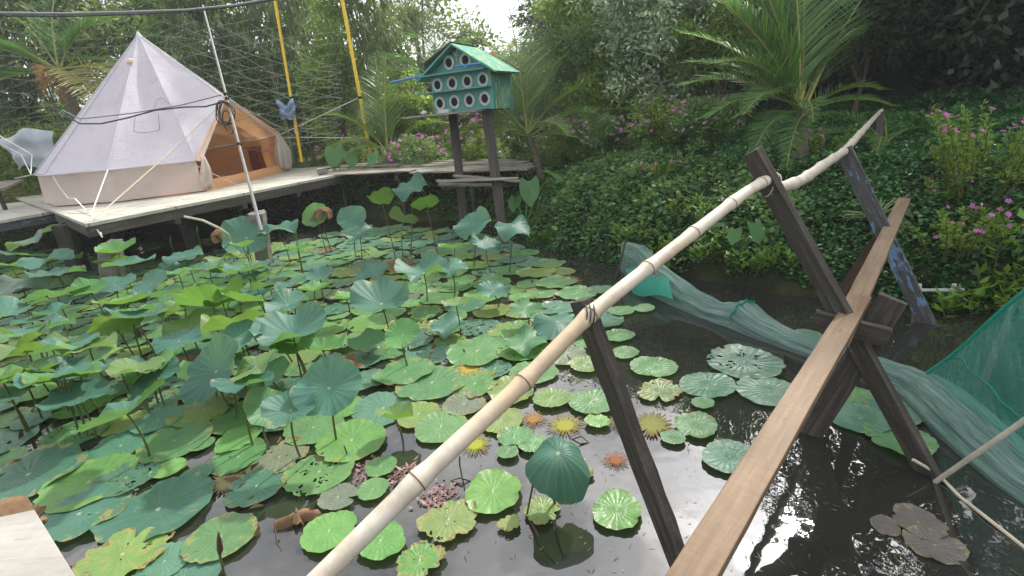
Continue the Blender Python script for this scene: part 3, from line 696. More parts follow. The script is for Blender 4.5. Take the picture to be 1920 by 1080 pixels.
# cabinet inside
cb = atd(498, 300, 13.6); cab = thing('drawer_cabinet', 'small red brown drawer cabinet inside the tent doorway', 'cabinet', (cb[0]-.1, cb[1], DZ+.02), R_(-35))
mb = MB(); mb.box((-.22,-.2,0), (.22,.2,.62)); mb.box((-.25,-.23,.62), (.25,.23,.65)); mb.build('carcass', M['red_wood'], cab, local=True, bevel=.005)
for k in range(4):
    mb = MB(); mb.box((-.19,-.215,.05+.14*k), (.19,-.2,.17+.14*k)); d_ = mb.build('drawer', M['red_wood'], cab, local=True, bevel=.004)
    mb = MB(); mb.ball((0,-.228,.11+.14*k), .014, 5); mb.build('knob', M['black'], d_, local=True)

# ropes, cables, poles round the tent
def rope(name, label, pts, r, mat, cat='rope', group=None, sag=0):
    mb = MB(); P = [np.array(p, float) for p in pts]
    if sag and len(P) == 2: P = [P[0]*(1-u)+P[1]*u-np.array([0,0,sag*4*u*(1-u)]) for u in np.linspace(0, 1, 12)]
    mb.tube(P, r, 5); o = mb.build(name, M[mat]); return tag(o, label, cat, group)
corner = onz(172, 418, DZ-.02)
rope('guy_rope', 'white guy rope tied from the tent eave to the near platform corner', [cz(ang[1])+[.02,-.03,0], onz(171, 402, DZ+.02), atd(190, 440, 7.0)], .011, 'white_rope', group='guy ropes of the bell tent')
rope('guy_rope', 'brown guy rope from the tent door peak down to the platform corner', [door_pk+[0,-.05,-.05], (door_pk*.5+corner*.5)+[0,-.02,-.05], corner+[0,0,.02], atd(192, 445, 6.98)], .011, 'rope', group='guy ropes of the bell tent')
rope('guy_rope', 'loose slack white rope hanging beside the left tent wall', [cz(ang[2]+8, TR+.05, EZ-.03), onz(108, 350, 1.35)*.0+atd(112, 352, 9.3), atd(128, 372, 9.0), atd(140, 372, 8.6), onz(165, 398, DZ+.02)], .010, 'white_rope', group='guy ropes of the bell tent')
rope('guy_rope', 'short white guy rope crossing the lower left of the doorway', [cz(ang[0], TR+.03, EZ-.12), onz(441, 346, DZ+.01)], .009, 'white_rope', group='guy ropes of the bell tent')
rope('guy_rope', 'tan guy rope running over the gathered flap to the boardwalk', [door_pk+[.02,0,0], q2+[.25,.0,.03], onz(595, 304, DZ+.02)], .012, 'rope', group='guy ropes of the bell tent')
YP1b, YP2b = atd(697, 300, 12.3), atd(565, 299, 12.6)
yp1 = lambda py: YP1b+(atd(634, -40, 12.1)-YP1b)*((300-py)/340)
yp2 = lambda py: YP2b+(atd(515, -2, 12.3)-YP2b)*((299-py)/301)
rope('guy_rope', 'long white line from the tent eave up to the nearer yellow pole', [cz(ang[-1], TR+.05, EZ), yp1(181)], .010, 'white_rope', group='guy ropes of the bell tent')
rope('guy_rope', 'level white line from the tent eave to the foot of the yellow poles', [cz(ang[-1], TR+.05, EZ-.08), yp1(258)], .008, 'white_rope', group='guy ropes of the bell tent')
rope('guy_rope', 'tan rope stretched left from the tent eave to the low grey canopy', [cz(ang[3], TR+.02, EZ), atd(28, 335, 11.6)], .012, 'rope', group='guy ropes of the bell tent')
rope('guy_rope', 'white rope rising left from the tent eave past the plastic sheet', [cz(ang[3]+6, TR+.02, EZ+.02), atd(60, 290, 10.4), atd(-30, 238, 10.0)], .012, 'white_rope', group='guy ropes of the bell tent')
rope('guy_rope', 'thin white rope below the plastic sheet left of the tent', [cz(ang[3]+6, TR+.02, EZ), atd(40, 290, 10.3), atd(-30, 254, 10.0)], .009, 'white_rope', group='guy ropes of the bell tent')
for nm, lab, f_, y0, y1, r in (('yellow_pole', 'tall yellow painted pole standing nearer the bird house', yp1, -40, 306, .042), ('yellow_pole', 'thinner yellow painted pole standing nearer the tent', yp2, -20, 304, .036)):
    tt = thing(nm, lab, 'pole', f_(y1), 0, 'yellow net poles'); mb = MB(); mb.tube([f_(y) for y in np.linspace(y1, y0, 9)], [r*(1+.04*(i % 2)) for i in range(9)], 10); mb.build('shaft', M['yellow'], tt)
    mb = MB(); c = f_(182); mb.tube([c-[0,0,.03], c+[0,0,.03]], r*1.25, 10); mb.build('tape_band', M['black'], tt)
pb = atd(490, 432, 7.35); pt = atd(380, 10, 8.3)
gp = thing('leaning_pole', 'thin grey pole leaning in front of the tent door', 'pole', pb)
mb = MB(); mb.tube([pb+(pt-pb)*u for u in np.linspace(0, 1, 12)], [.023-.010*u+.0015*(i % 2) for i, u in enumerate(np.linspace(0, 1, 12))], 8); mb.build('shaft', M['steel_pole'], gp)
mb = MB()
for u in (.35, .55, .57): c = pb+(pt-pb)*u; mb.tube([c, c+(pt-pb)*.008], .032, 8)
mb.build('tape_band', M['black'], gp)
def polept(py): u = (432-py)/(432-10); return pb+(pt-pb)*u
rs_ = random.Random(3); mb = MB()
for k in range(5):
    c = atd(427+rs_.uniform(-5, 3), 212+rs_.uniform(-2, 3), 7.9); rx, rz = rs_.uniform(.06, .13), rs_.uniform(.13, .20)
    tl = rs_.uniform(-.5, .5); mb.tube([c+np.array([rx*math.cos(a_)*math.cos(tl)+rz*math.sin(a_)*math.sin(tl)*.5, .02*math.sin(3*a_)-.04-.01*k, rz*math.sin(a_)]) for a_ in np.linspace(0, 6.2, 18)], .009, 5)
c = atd(431, 229, 7.9); mb.tube([c+np.array([.075*math.cos(a_), -.05, .17*math.sin(a_)]) for a_ in np.linspace(0, 6.2, 16)], .009, 5)
tag(mb.build('cable_coil', M['wire']), 'coil of black cable hung on the leaning pole by the tent door', 'cable')
rope('power_cable', 'upper thin black cable sagging across the white tent roof', [atd(415, 178, 7.95), atd(340, 197, 7.9), atd(250, 212, 7.9), atd(190, 219, 7.9), atd(150, 223, 8), atd(118, 207, 8.1)], .010, 'grey_wire', 'cable', 'cables crossing the tent')
rope('power_cable', 'lower black cable drooping across the white tent roof', [atd(415, 192, 7.95), atd(385, 200, 7.9), atd(345, 201, 7.9), atd(290, 207, 7.9), atd(240, 221, 7.9), atd(190, 232, 7.9), atd(150, 232, 8), atd(80, 190, 8.3)], .012, 'wire', 'cable', 'cables crossing the tent')
rope('power_cable', 'thick pale grey overhead cable crossing above the tent', [atd(-60, 24, 6.5), atd(120, 26, 6.7), atd(240, 23, 6.9), atd(350, 19, 7.2), atd(440, 10, 7.5), atd(560, -12, 8)], .018, 'grey_wire', 'cable', 'overhead cables above the tent')
rope('power_cable', 'thin dark overhead cable just below the thick grey one', [atd(-60, 29, 6.5), atd(120, 31, 6.7), atd(250, 27, 6.9), atd(350, 22, 7.2), atd(440, 13, 7.5), atd(560, -8, 8)], .010, 'wire', 'cable', 'overhead cables above the tent')
# large-mesh string net
mb = MB(); rs_ = random.Random(8)
def netpt(u, v):   # u across, v down
    x = -60+700*u; y0 = 30+u*20; y1 = 330-60*u+70*math.sin(math.pi*u)*0; y = y0+(y1-y0)*v + 14*math.sin(math.pi*u*2.2+v*3)
    p = atd(x, y, 13.2-1.2*u); return p
for k in range(13):
    v = k/12; mb.tube([netpt(u, min(1, v+.32*u+.02*math.sin(9*u+k))) for u in np.linspace(0, 1, 14) if v+.32*u <= 1.02], .0032, 3, cap=False)
for k in range(-5, 13):
    v = k/12; pts = [netpt(u, v+.75*(1-u)) for u in np.linspace(0, 1, 14) if 0 <= v+.75*(1-u) <= 1]
    if len(pts) > 2: mb.tube(pts, .0032, 3, cap=False)
for k in range(9):
    v = -.3+k/8; pts = [netpt(.45+.55*u, v+.62*u) for u in np.linspace(0, 1, 10) if 0 <= v+.62*u <= 1]
    if len(pts) > 2: mb.tube(pts, .0032, 3, cap=False)
tag(mb.build('string_net', M['string']), 'wide pale string net hanging in front of the trees behind the tent', 'net')

# cloth bag, plastic sheet, grey canopy, pot
def crumple(name, label, cat, c, sx, sz, mat, seed, n=14, th=.12):
    rs = random.Random(seed); mb = MB(); vs = []; fs = []; ph = [rs.uniform(0, 6) for _ in range(6)]
    for s_ in (0, 1):
        for i in range(n+1):
            for j in range(n+1):
                u, v = i/n-.5, j/n-.5; k = (1+.25*math.sin(5*u+ph[0])*math.cos(4*v+ph[1])); e = math.cos(math.pi*u)**.5 * max(0, math.cos(math.pi*v))**.5 if abs(u) < .5 else 0
                vs.append((c[0]+u*sx*k, c[1]+(s_-.5)*th*e+.04*math.sin(9*u+ph[2]+5*v)+.03*math.sin(13*v+ph[3]), c[2]+v*sz*(1+.2*math.sin(6*u+ph[4]))+.05*math.sin(7*u+ph[5])))
    for s_ in (0, 1):
        for i in range(n):
            for j in range(n):
                k = s_*(n+1)**2+i*(n+1)+j; f = (k, k+n+1, k+n+2, k+1); fs.append(f if s_ else f[::-1])
    mb.add(vs, fs, 0, True); return tag(mb.build(name, M[mat]), label, cat)
crumple('cloth_bag', 'crumpled pale blue cloth hung beside the yellow pole', 'cloth', atd(538, 208, 12.2), .38, .38, 'blue_cloth', 2)
crumple('plastic_sheet', 'tattered white and blue plastic sheet caught on ropes left of the tent', 'plastic sheet', atd(58, 282, 10.6), 1.0, .75, 'plastic_sheet', 4)
gc = thing('grey_canopy', 'low flat grey shelter roof at the left edge beside the grass', 'shelter', atd(8, 350, 10.8))
mb = MB(); P_ = [atd(-60, 346, 10.3), atd(44, 336, 11.2), atd(8, 352, 10.6), atd(-60, 366, 9.8)]
mb.add([p for p in P_]+[p-[0,0,.05] for p in P_], [(0,3,2,1),(4,5,6,7),(0,1,5,4),(1,2,6,5),(2,3,7,6),(3,0,4,7)]); mb.build('roof_sheet', M['plastic_sheet'] if False else M['grey_wood'], gc)
mb = MB(); p = atd(8, 365, 10.7); mb.tube([(p[0]-.1, p[1], .6), (p[0]-.1, p[1], 1.45)], .04, 8); mb.build('post', M['dark_wood'], gc)
pc = onz(606, 326, DZ+.02); pot = thing('cooking_pot', 'small aluminium pot at the edge of the tent platform', 'pot', pc)
mb = MB(); mb.lathe([(.001, 0), (.10, 0), (.125, .02), (.13, .12), (.138, .125), (.124, .118), (.118, .02), (.001, .015)], 18, tuple(pc)); mb.build('body', M['pot'], pot)
mb = MB(); mb.tube([pc+[.12,-.02,.10], pc+[.42,-.05,.12]], .013, 6); mb.build('handle', M['black'], pot)

# ---------------------------------------------------------------- bird house
bh = onz(0, 0) if False else atd(884, 207, 8.1); HZ = bh[2]
ROT = R_(-24); house = thing('bird_house', 'teal painted pigeon house with ten round nest holes on two tall posts', 'bird house', (bh[0], bh[1], 0), ROT)
Wd_, Dp = 1.02, .74; x0, x1 = -Wd_/2, Wd_/2; y0, y1 = -.28, Dp-.28; z0, z1, z2 = HZ, HZ+.58, HZ+.90
mb = MB(); mb.add([(x0,y0,z0),(x1,y0,z0),(x1,y0,z1),(0,y0,z2-.03),(x0,y0,z1),(x0,y1,z0),(x1,y1,z0),(x1,y1,z1),(0,y1,z2-.03),(x0,y1,z1)],
   [(0,1,2,3,4),(9,8,7,6,5),(0,4,9,5),(0,5,6,1)]); mb.build('body', M['teal'], house, local=True)
mb = MB(); mb.box((x1-.002,y0+.0,z0-.01),(x1+.012,y1,z1)); mb.build('side_panel', M['teal_side'], house, local=True)
mb = MB(); mb.box((x1-.05,y1-.06,z0),(x1+.03,y1+.012,z1)); mb.box((x1-.04,y0-.012,z0-.01),(x1+.02,y0+.02,z1)); mb.build('corner_strip', M['teal'], house, local=True)
def roof_side(sg, nm, mt, ov=.20, lift=0.0):
    mb = MB(); ex = sg*(Wd_/2+ov*.75); ez = z1-.10+lift; ya, yb = y0-.16, y1+.07
    nx, nz = .02*sg, .03
    mb.add([(0,ya,z2+.02),(ex,ya,ez),(ex,yb,ez+.01),(0,yb,z2+.02),(0,ya,z2+.045),(ex+nx,ya,ez+.022),(ex+nx,yb,ez+.03),(0,yb,z2+.045)],
       [(0,1,2,3),(7,6,5,4),(0,4,5,1),(1,5,6,2),(2,6,7,3),(3,7,4,0)]); return mb.build(nm, M[mt], house, local=True)
roof_side(1, 'roof_panel', 'teal_roof'); roof_side(-1, 'roof_panel', 'teal')
mb = MB(); mb.add([(-.02,y0-.14,z2+.06),(-.52,y0-.12,z1+.16),(-.70,y0+.2,z1+.02),(-.64,y1,z1+.06),(-.02,y1,z2+.06)]+[(-.02,y0-.14,z2+.075),(-.52,y0-.12,z1+.175),(-.70,y0+.2,z1+.035),(-.64,y1,z1+.075),(-.02,y1,z2+.075)],
   [(4,3,2,1,0),(5,6,7,8,9),(0,1,6,5),(1,2,7,6),(2,3,8,7),(3,4,9,8)]); mb.build('loose_roof_sheet', M['grey_wood'], house, local=True)
for (za, xa, xb, mt) in ((z1-.035, x0-.24, x1-.03, 'teal'), (z0+.30, x0-.18, x1+.0, 'teal')):
    mb = MB(); mb.box((xa, y0-.17, za), (xb, y0-.0, za+.018)); mb.build('perch_shelf', M[mt], house, local=True)
mb = MB(); vs = [(x0-.44,y0-.30,z0-.03),(x1-.18,y0-.22,z0-.03),(x1-.16,y1,z0-.03),(x0-.3,y1,z0-.03)]; mb.add(vs+[(a,b,c+.028) for a,b,c in vs], [(3,2,1,0),(4,5,6,7),(0,1,5,4),(1,2,6,5),(2,3,7,6),(3,0,4,7)])
mb.build('floor_board', M['grey_wood'], house, local=True)
holes = [(-.145, z1+.125), (.135, z1+.130)]+[(-.39+.26*k, z1-.165) for k in range(4)]+[(-.39+.26*k, z0+.145) for k in range(4)]
for i, (hx, hz_) in enumerate(holes):
    mb = MB(); n = 22; vs = []; fs = []
    for r, yy in ((.062, y0-.022), (.098, y0-.018), (.098, y0-.001), (.062, y0-.001)):
        for k in range(n): a_ = 2*math.pi*k/n; vs.append((hx+r*math.cos(a_)*.93, yy, hz_+r*math.sin(a_)*1.05))
    for j in range(4):
        for k in range(n): fs.append((j*n+k, j*n+(k+1) % n, ((j+1) % 4)*n+(k+1) % n, ((j+1) % 4)*n+k))
    mb.add(vs, fs); rg = mb.build('nest_ring', M['white'], house, local=True)
    mb = MB(); mb.add([(hx+.063*math.cos(2*math.pi*k/n)*.93, y0-.006, hz_+.063*math.sin(2*math.pi*k/n)*1.05) for k in range(n)], [tuple(reversed(range(n)))]); mb.build('nest_hole_shade', M['black'], rg, local=True)  # flat black disc stands in for the shade inside the hole
mb = MB(); mb.tube([(-.01,y0-.008,z1+.13),(-.01,y0-.008,z1+.22),(.02,y0-.008,z1+.29)], .008, 5); mb.tube([(-.01,y0-.008,z1+.20),(-.05,y0-.008,z1+.27)], .008, 5); mb.tube([(-.01,y0-.008,z1+.22),(.035,y0-.008,z1+.20)], .007, 5); mb.build('painted_sprig', M['white'], house, local=True)
mb = MB(); mb.tube([(x0-.62,y0-.20,z1-.06),(x0-.12,y0-.16,z1-.02)], .016, 8); mb.tube([(x0-.13,y0-.16,z1-.06),(x0-.12,y0-.16,z1+.04)], .014, 8); mb.build('perch_stick', M['blue_stick'], house, local=True)
mb = MB(); mb.tube([(.06,y0-.20,z1+.045),(.46,y0-.18,z1+.04)], .016, 8); mb.build('perch_stick', M['blue_stick'], house, local=True)
mb = MB(); mb.box((-.38,y0-.15,z0-.0),(-.18,y0-.05,z0+.05)); mb.build('feed_tray', M['white'], house, local=True)
mb = MB(); mb.ball((-.62,y0-.14,z0+.03), .05, 6, 0, (1.2, .8, .7)); mb.build('white_bowl', M['white'], house, local=True)
def bpost(px0, py0, px1, py1, tt_, w, seed):
    a_ = atd(px1, py1, tt_); b_ = atd(px0, py0, tt_+.05); d = a_-b_; a_ = b_+d*((b_[2]+.5)/(b_[2]-a_[2]))
    return beam_obj('post', a_, b_, w, w*.9, M['dark_wood'], house, (0, 1, 0), seed, .004, segs=12, warp=.008)
bpost(849, 213, 870, 415, 8.35, .135, 1); bpost(913, 209, 940, 420, 7.85, .155, 2)
for k, (pa, pb_) in enumerate((((818, 340), (972, 334)), ((822, 348), (935, 348)), ((850, 332), (975, 343)))):
    a_, b_ = atd(pa[0], pa[1], 7.75+.18*k), atd(pb_[0], pb_[1], 7.75+.18*k); beam_obj('shelf_plank', a_+[0,0,.012*k], b_+[0,0,.012*k], .17, .028, M['grey_wood'], house, seed=20+k, jag=.006)
for k, (x_, t_) in enumerate(((857, 8.1), (938, 8.05))):
    a_ = atd(x_-30, 353, t_); beam_obj('shelf_bracket', a_, a_+[.55, .1, .02], .06, .07, M['dark_wood'], house, seed=30+k)

# ---------------------------------------------------------------- plank bridge
nP = np.array([.671, .741, 0]); PZ = .80
def pl3(x, y, z=PZ): return onz(x, y, z)
nearc = (pl3(1245, 1080)+pl3(1345, 1080))/2; midc = (pl3(1583, 560)+pl3(1637, 560))/2; farc = (pl3(1683, 370, .78)+pl3(1710, 370, .78))/2
wN = np.linalg.norm(np.cross((midc-nearc)/np.linalg.norm(midc-nearc), pl3(1345, 1080)-pl3(1245, 1080)))
d = (nearc-midc)/np.linalg.norm(nearc-midc)
o = beam_obj('walking_plank', midc+[0,0,-.016]+(-d)*.06, nearc+d*.9+[0,0,-.016], wN, .032, M['plank'], seed=1, jag=.0012, segs=24); tag(o, 'near tan walking plank rising from the bottom edge of the pond', 'plank', 'bridge planks')
o = beam_obj('walking_plank', farc+[0,0,-.02], midc+[0,0,-.05]+d*.5, wN*1.0, .032, M['plank_far'], seed=2, jag=.0015, segs=20); tag(o, 'farther walking plank ending on the planted bank', 'plank', 'bridge planks')
B0 = [2.0, 2.04, 0]
def ob(x, y, off=0): return onplane(x, y, np.array(B0)+nP*off, nP)
def ext(a, b, k): a = np.array(a); b = np.array(b); return b+(b-a)*k
tr = thing('bridge_trestle', 'crossed dark timber trestle under the middle of the plank bridge', 'trestle', (1.75, 2.3, 0), 0, 'trestles of the plank bridge')
a_, b_ = ob(1410, 285), ob(1742, 890); beam_obj('leg', a_, ext(a_, b_, .35), .100, .045, M['dark_wood'], tr, (.93,.37,0), 3, segs=14)
a_, b_ = ob(1676, 560, .06), ob(1545, 770, .06); beam_obj('leg', a_, ext(a_, b_, 1.9), .12, .05, M['dark_wood'], tr, tuple(nP), 4, segs=14)
a_, b_ = ob(1527, 597, -.045), ob(1668, 634, -.045); beam_obj('crosspiece', a_, b_, .095, .04, M['dark_wood'], tr, tuple(nP), 5)
nA = nP*1.58; A_ = lambda x, y, off=0: onplane(x, y, nA+nP*off, nP)
tr = thing('bridge_trestle', 'near upright timber post carrying the bamboo handrail over the pads', 'trestle', (A_(1270, 1030)[0], A_(1270, 1030)[1], 0), 0, 'trestles of the plank bridge')
a_, b_ = A_(1089, 562), A_(1266, 1035); beam_obj('leg', a_, ext(a_, b_, .5), 0.135, .05, M['dark_wood'], tr, (.96, .28, .0), 6, segs=16, jag=.003)
Cq = onz(1740, 605); Cc = lambda x, y, off=0: onplane(x, y, Cq+nP*off, nP)
tr = thing('bridge_trestle', 'far trestle with flaking blue painted post beside the bank', 'trestle', (3.0, 3.95, 0), 0, 'trestles of the plank bridge')
a_, b_ = Cc(1582, 280), Cc(1738, 605); lg = beam_obj('leg', a_, ext(a_, b_, .3), .115, .05, M['blue_wood'], tr, tuple(nP), 7, segs=14); lg['label'] = 'flaking blue painted leg'
a_, b_ = Cc(1668, 420, .06), Cc(1562, 575, .06); beam_obj('leg', a_, ext(a_, b_, .3), .10, .05, M['brown_wood'], tr, tuple(nP), 8)
# end post
ep0 = atd(1650, 306, 6.25); ep1 = atd(1645, 212, 6.3); o = beam_obj('end_post', ep0-[0,0,.3], ep1, .09, .09, M['dark_wood'], None, (0,1,0), 9); tag(o, 'grey wooden post on the bank holding the far end of the rail', 'post')
def bamboo(name, label, pts, rads, nodes, hollow=None, mat='bamboo', seed=0):
    t = thing(name, label, 'handrail', pts[-1] if False else pts[0], 0, 'bamboo handrails of the bridge')
    P = [np.array(p) for p in pts]; rs = random.Random(seed)
    seg = [0]; [seg.append(seg[-1]+np.linalg.norm(P[i+1]-P[i])) for i in range(len(P)-1)]
    T = seg[-1]
    def at(s):
        i = max(k for k in range(len(seg)-1) if seg[k] <= s+1e-9); f = (s-seg[i])/(seg[i+1]-seg[i]); 
        q = P[i]*(1-f)+P[i+1]*f; return q, rads[i]*(1-f)+rads[i+1]*f
    ss = sorted(set(list(np.linspace(0, T, 60))+[n_+e for n_ in nodes for e in (-.02, -.008, 0, .008, .02) if 0 < n_+e < T]))
    pp = []; rr = []
    for s in ss:
        q, r = at(s); b = 0
        for n_ in nodes:
            dd = abs(s-n_); b = max(b, .20*max(0, 1-dd/.016))
        pp.append(q); rr.append(r*(1+b))
    # smooth the path
    A = np.array(pp); 
    for _ in range(20): A[1:-1] = (A[:-2]+A[1:-1]*2+A[2:])/4
    mb = MB(); mb.tube(A, rr, 16, cap=not hollow); mb.build('culm', M[mat], t)
    for n_ in nodes:
        i = min(range(len(ss)), key=lambda k: abs(ss[k]-n_)); j = min(i+1, len(ss)-1); d = A[j]-A[i]; d /= np.linalg.norm(d)+1e-9
        mb = MB(); mb.tube([A[i]+d*.004, A[i]+d*.009], rr[i]*1.02, 16, cap=False); mb.build('node_ring', M['bamboo_node'], t)
    if hollow:
        d = A[1]-A[0]; d /= np.linalg.norm(d); mb = MB(); mb.tube([A[0]+d*.03, A[0]+d*.035], rads[0]*.8, 16); mb.build('hollow_end_shade', M['black'], t)  # black disc paints the shade inside the hollow cane
        mb = MB(); a0 = A[0]; mb.tube([a0, a0-d*.001, a0+d*.04], [rads[0], rads[0]*.78, rads[0]*.76], 16, cap=False); mb.build('cut_rim', M['bamboo_node'], t)
    return t
def rail_t(px):  # depth along the near rail, linear in 1/depth
    u = (px-605)/(1440-605); return 1/((1/1.40)*(1-u)+(1/2.62)*u)
rp = [(400,1290),(500,1182),(603,1080),(692,993),(785,898),(885,806),(985,714),(1100,594),(1180,529),(1260,468),(1350,398),(1408,352),(1452,331)]
pts = [atd(x, y, rail_t(x)-.02) for x, y in rp]
T_ = sum(np.linalg.norm(pts[i+1]-pts[i]) for i in range(len(pts)-1))
def s_at(px):
    s = 0
    for i in range(len(rp)-1):
        L = np.linalg.norm(pts[i+1]-pts[i])
        if rp[i][0] <= px <= rp[i+1][0]: return s+L*(px-rp[i][0])/(rp[i+1][0]-rp[i][0])
        s += L
    return s
bamboo('bamboo_rail', 'long pale bamboo handrail slanting across the foreground over the pads', pts[::-1], [.0265, .027, .0275, .028, .0285, .029, .0295, .030, .030, .030, .0295, .029, .029], [T_-s_at(x) for x in (520, 780, 985, 1105, 1215, 1298, 1372, 1428)])
tt = [2.66, 2.95, 3.35, 4.14, 4.9, 5.6, 6.2, 6.5]; q_ = [(1458,354),(1500,341),(1540,312),(1584,283),(1612,251),(1632,229),(1646,213),(1653,207)]
bamboo('bamboo_rail', 'farther bamboo handrail curving up from the joint to the bank', [atd(x, y, t_) for (x, y), t_ in zip(q_, tt)], [.031, .031, .031, .030, .029, .026, .024, .022], [.28, .62, 1.0, 1.5, 2.0, 2.6, 3.2, 3.7], hollow=True, mat='bamboo_grey')
mb = MB(); c = atd(1449, 345, 2.62); rs_ = random.Random(1)
for k in range(4):
    cc_ = c+np.array([.012*k-.02, 0, -.008]); mb.tube([cc_+np.array([.012*math.sin(a_*1.0), .045*math.cos(a_), .055*math.sin(a_)]) for a_ in np.linspace(0, 6.3, 14)], .0035, 5)
tag(mb.build('rail_lashing', M['rope']), 'thin cord lashing the two bamboo rails to the post', 'cord')

mb = MB(); c = atd(1101, 592, rail_t(1101)-.01)
for k in range(3):
    mb.tube([c+np.array([.014*k-.012+.01*math.sin(a_), .05*math.cos(a_), .040*math.sin(a_)]) for a_ in np.linspace(0, 6.3, 14)], .003, 5)
tag(mb.build('rail_lashing', M['wire']), 'dark wire tie holding the near rail to the near post', 'cord')
# white board near the photographer
q0, q1, q2_, q3 = onz(-60, 982, .85), onz(64, 955, .85), onz(165, 1118, .85), onz(-60, 1150, .85)
mb = MB(); top = [q0, q1, q2_, q3]; mb.add([p for p in top]+[p-[0,0,.04] for p in top], [(3,2,1,0),(4,5,6,7),(0,1,5,4),(1,2,6,5),(2,3,7,6),(3,0,4,7)][::1]); tag(mb.build('white_board', M['white_board'], bevel=.003), 'pale worn board corner jutting over the pads at bottom left', 'board')
p = onz(10, 962, .3); crumple('husk', 'dry brown palm husk lying behind the pale board', 'husk', p+[0,0,-.05], .28, .12, 'dead_leaf', 9)
# (vegetation)
# ---------------------------------------------------------------- bank ground cover
rs = np.random.RandomState(11)
def cover(name, label, poly, n, L, mat, seed, hmax=.10, wet=-.02, parent=None, wl=.75):
    rs = np.random.RandomState(seed); poly = np.array(poly, float); mn, mx_ = poly.min(0), poly.max(0)
    P = rs.rand(int(n*2.2), 2)*(mx_-mn)+mn; ins = np.zeros(len(P), bool)
    for i in range(len(poly)):
        a, b = poly[i], poly[(i+1) % len(poly)]
        c = ((a[1] > P[:,1]) != (b[1] > P[:,1])) & (P[:,0] < (b[0]-a[0])*(P[:,1]-a[1])/(b[1]-a[1]+1e-12)+a[0]); ins ^= c
    P = P[ins]; d = sdist(P[:,0], P[:,1]); P = P[d > wet]
    lump = .5+.5*np.sin(P[:,0]*5.1+1.7*np.sin(P[:,1]*3.3))*np.sin(P[:,1]*4.7+1.3*np.sin(P[:,0]*2.9))
    l2 = .5+.5*np.sin(P[:,0]*17+P[:,1]*5)*np.sin(P[:,1]*15-P[:,0]*4)
    keep = rs.rand(len(P)) < .45+.55*l2; P = P[keep][:n]; lump = lump[keep][:n]; l2 = l2[keep][:n]; m = len(P)
    z = gh(P[:,0], P[:,1]); hh = hmax*(.25+.75*rs.rand(m))*(.4+1.0*lump)
    P3 = np.stack([P[:,0], P[:,1], z+hh-.01], 1)
    D = rs.normal(size=(m, 3)); D[:,2] = D[:,2]*.35+.05; D[:,1] -= .35; S = rs.normal(size=(m, 3)); S[:,2] *= .3
    V = np.clip(.42+.18*rs.normal(size=m)+.28*(lump-.5)+(hh/hmax-.5)*.15, 0, 1)
    s_ = L*(.6+.8*rs.rand(m)); return leafset(P3, D, S, s_, s_*wl, V, .15), m, name, label, mat
(Vv, va), m, nm, lb, mt = cover('creeper_ground_cover', '', [(-.1,7.6),(1.2,5.8),(2.6,4.55),(3.8,3.55),(5.2,2.4),(7.4,1.4),(10.5,4.5),(11,10.5),(3,11.3),(.2,9.6)], 230000, .043, M['lf_cover'], 21, .13)
tag(fast_mesh(nm, Vv, quads(m), mt, None, va), 'dense small-leaved green creeper covering the right bank', kind='stuff')
(Vv, va), m, nm, lb, mt = cover('creeper_ground_cover', '', [(-7,13),(-3,11.4),(-.9,9.7),(.5,7.6),(1.5,10.5),(0,14),(-7,16)], 40000, .06, M['lf_shrub'], 22, .16, -.05)
tag(fast_mesh('undergrowth', Vv, quads(m), mt, None, va), 'low leafy undergrowth behind the boardwalk', kind='stuff')
(Vv, va), m, nm, lb, mt = cover('g', '', [(-30,10),(-9,12.2),(-9.5,19),(-30,24)], 60000, .16, M['lf_grass'], 23, .05, .0, wl=.12)
tag(fast_mesh('grass', Vv, quads(m), mt, None, va), 'sunlit yellow green grass left of the tent', kind='stuff')

(Vv, va), m, nm, lb, mt = cover('broad_ground_leaves', '', [(-.1,7.9),(1.2,6.3),(2.6,4.9),(3.3,5.2),(2.6,7.4),(2.2,8.6),(.2,9.2)], 9000, .075, M['lf_shrub'], 24, .22, .1)
tag(fast_mesh(nm, Vv, quads(m), mt, None, va), 'taller broad-leaved ground plants mixed through the creeper mound', kind='stuff')
(Vv, va), m, nm, lb, mt = cover('fallen_leaves', '', [(-.1,7.6),(1.2,5.8),(2.6,4.55),(3.8,3.55),(5.2,2.4),(7.4,1.4),(10.5,4.5),(11,10.5),(3,11.3),(.2,9.6)], 500, .06, M['lf_dead'], 25, .14, .1)
tag(fast_mesh(nm, Vv, quads(m), mt, None, va), 'scattered dead brown leaves on the creeper bank', kind='stuff')
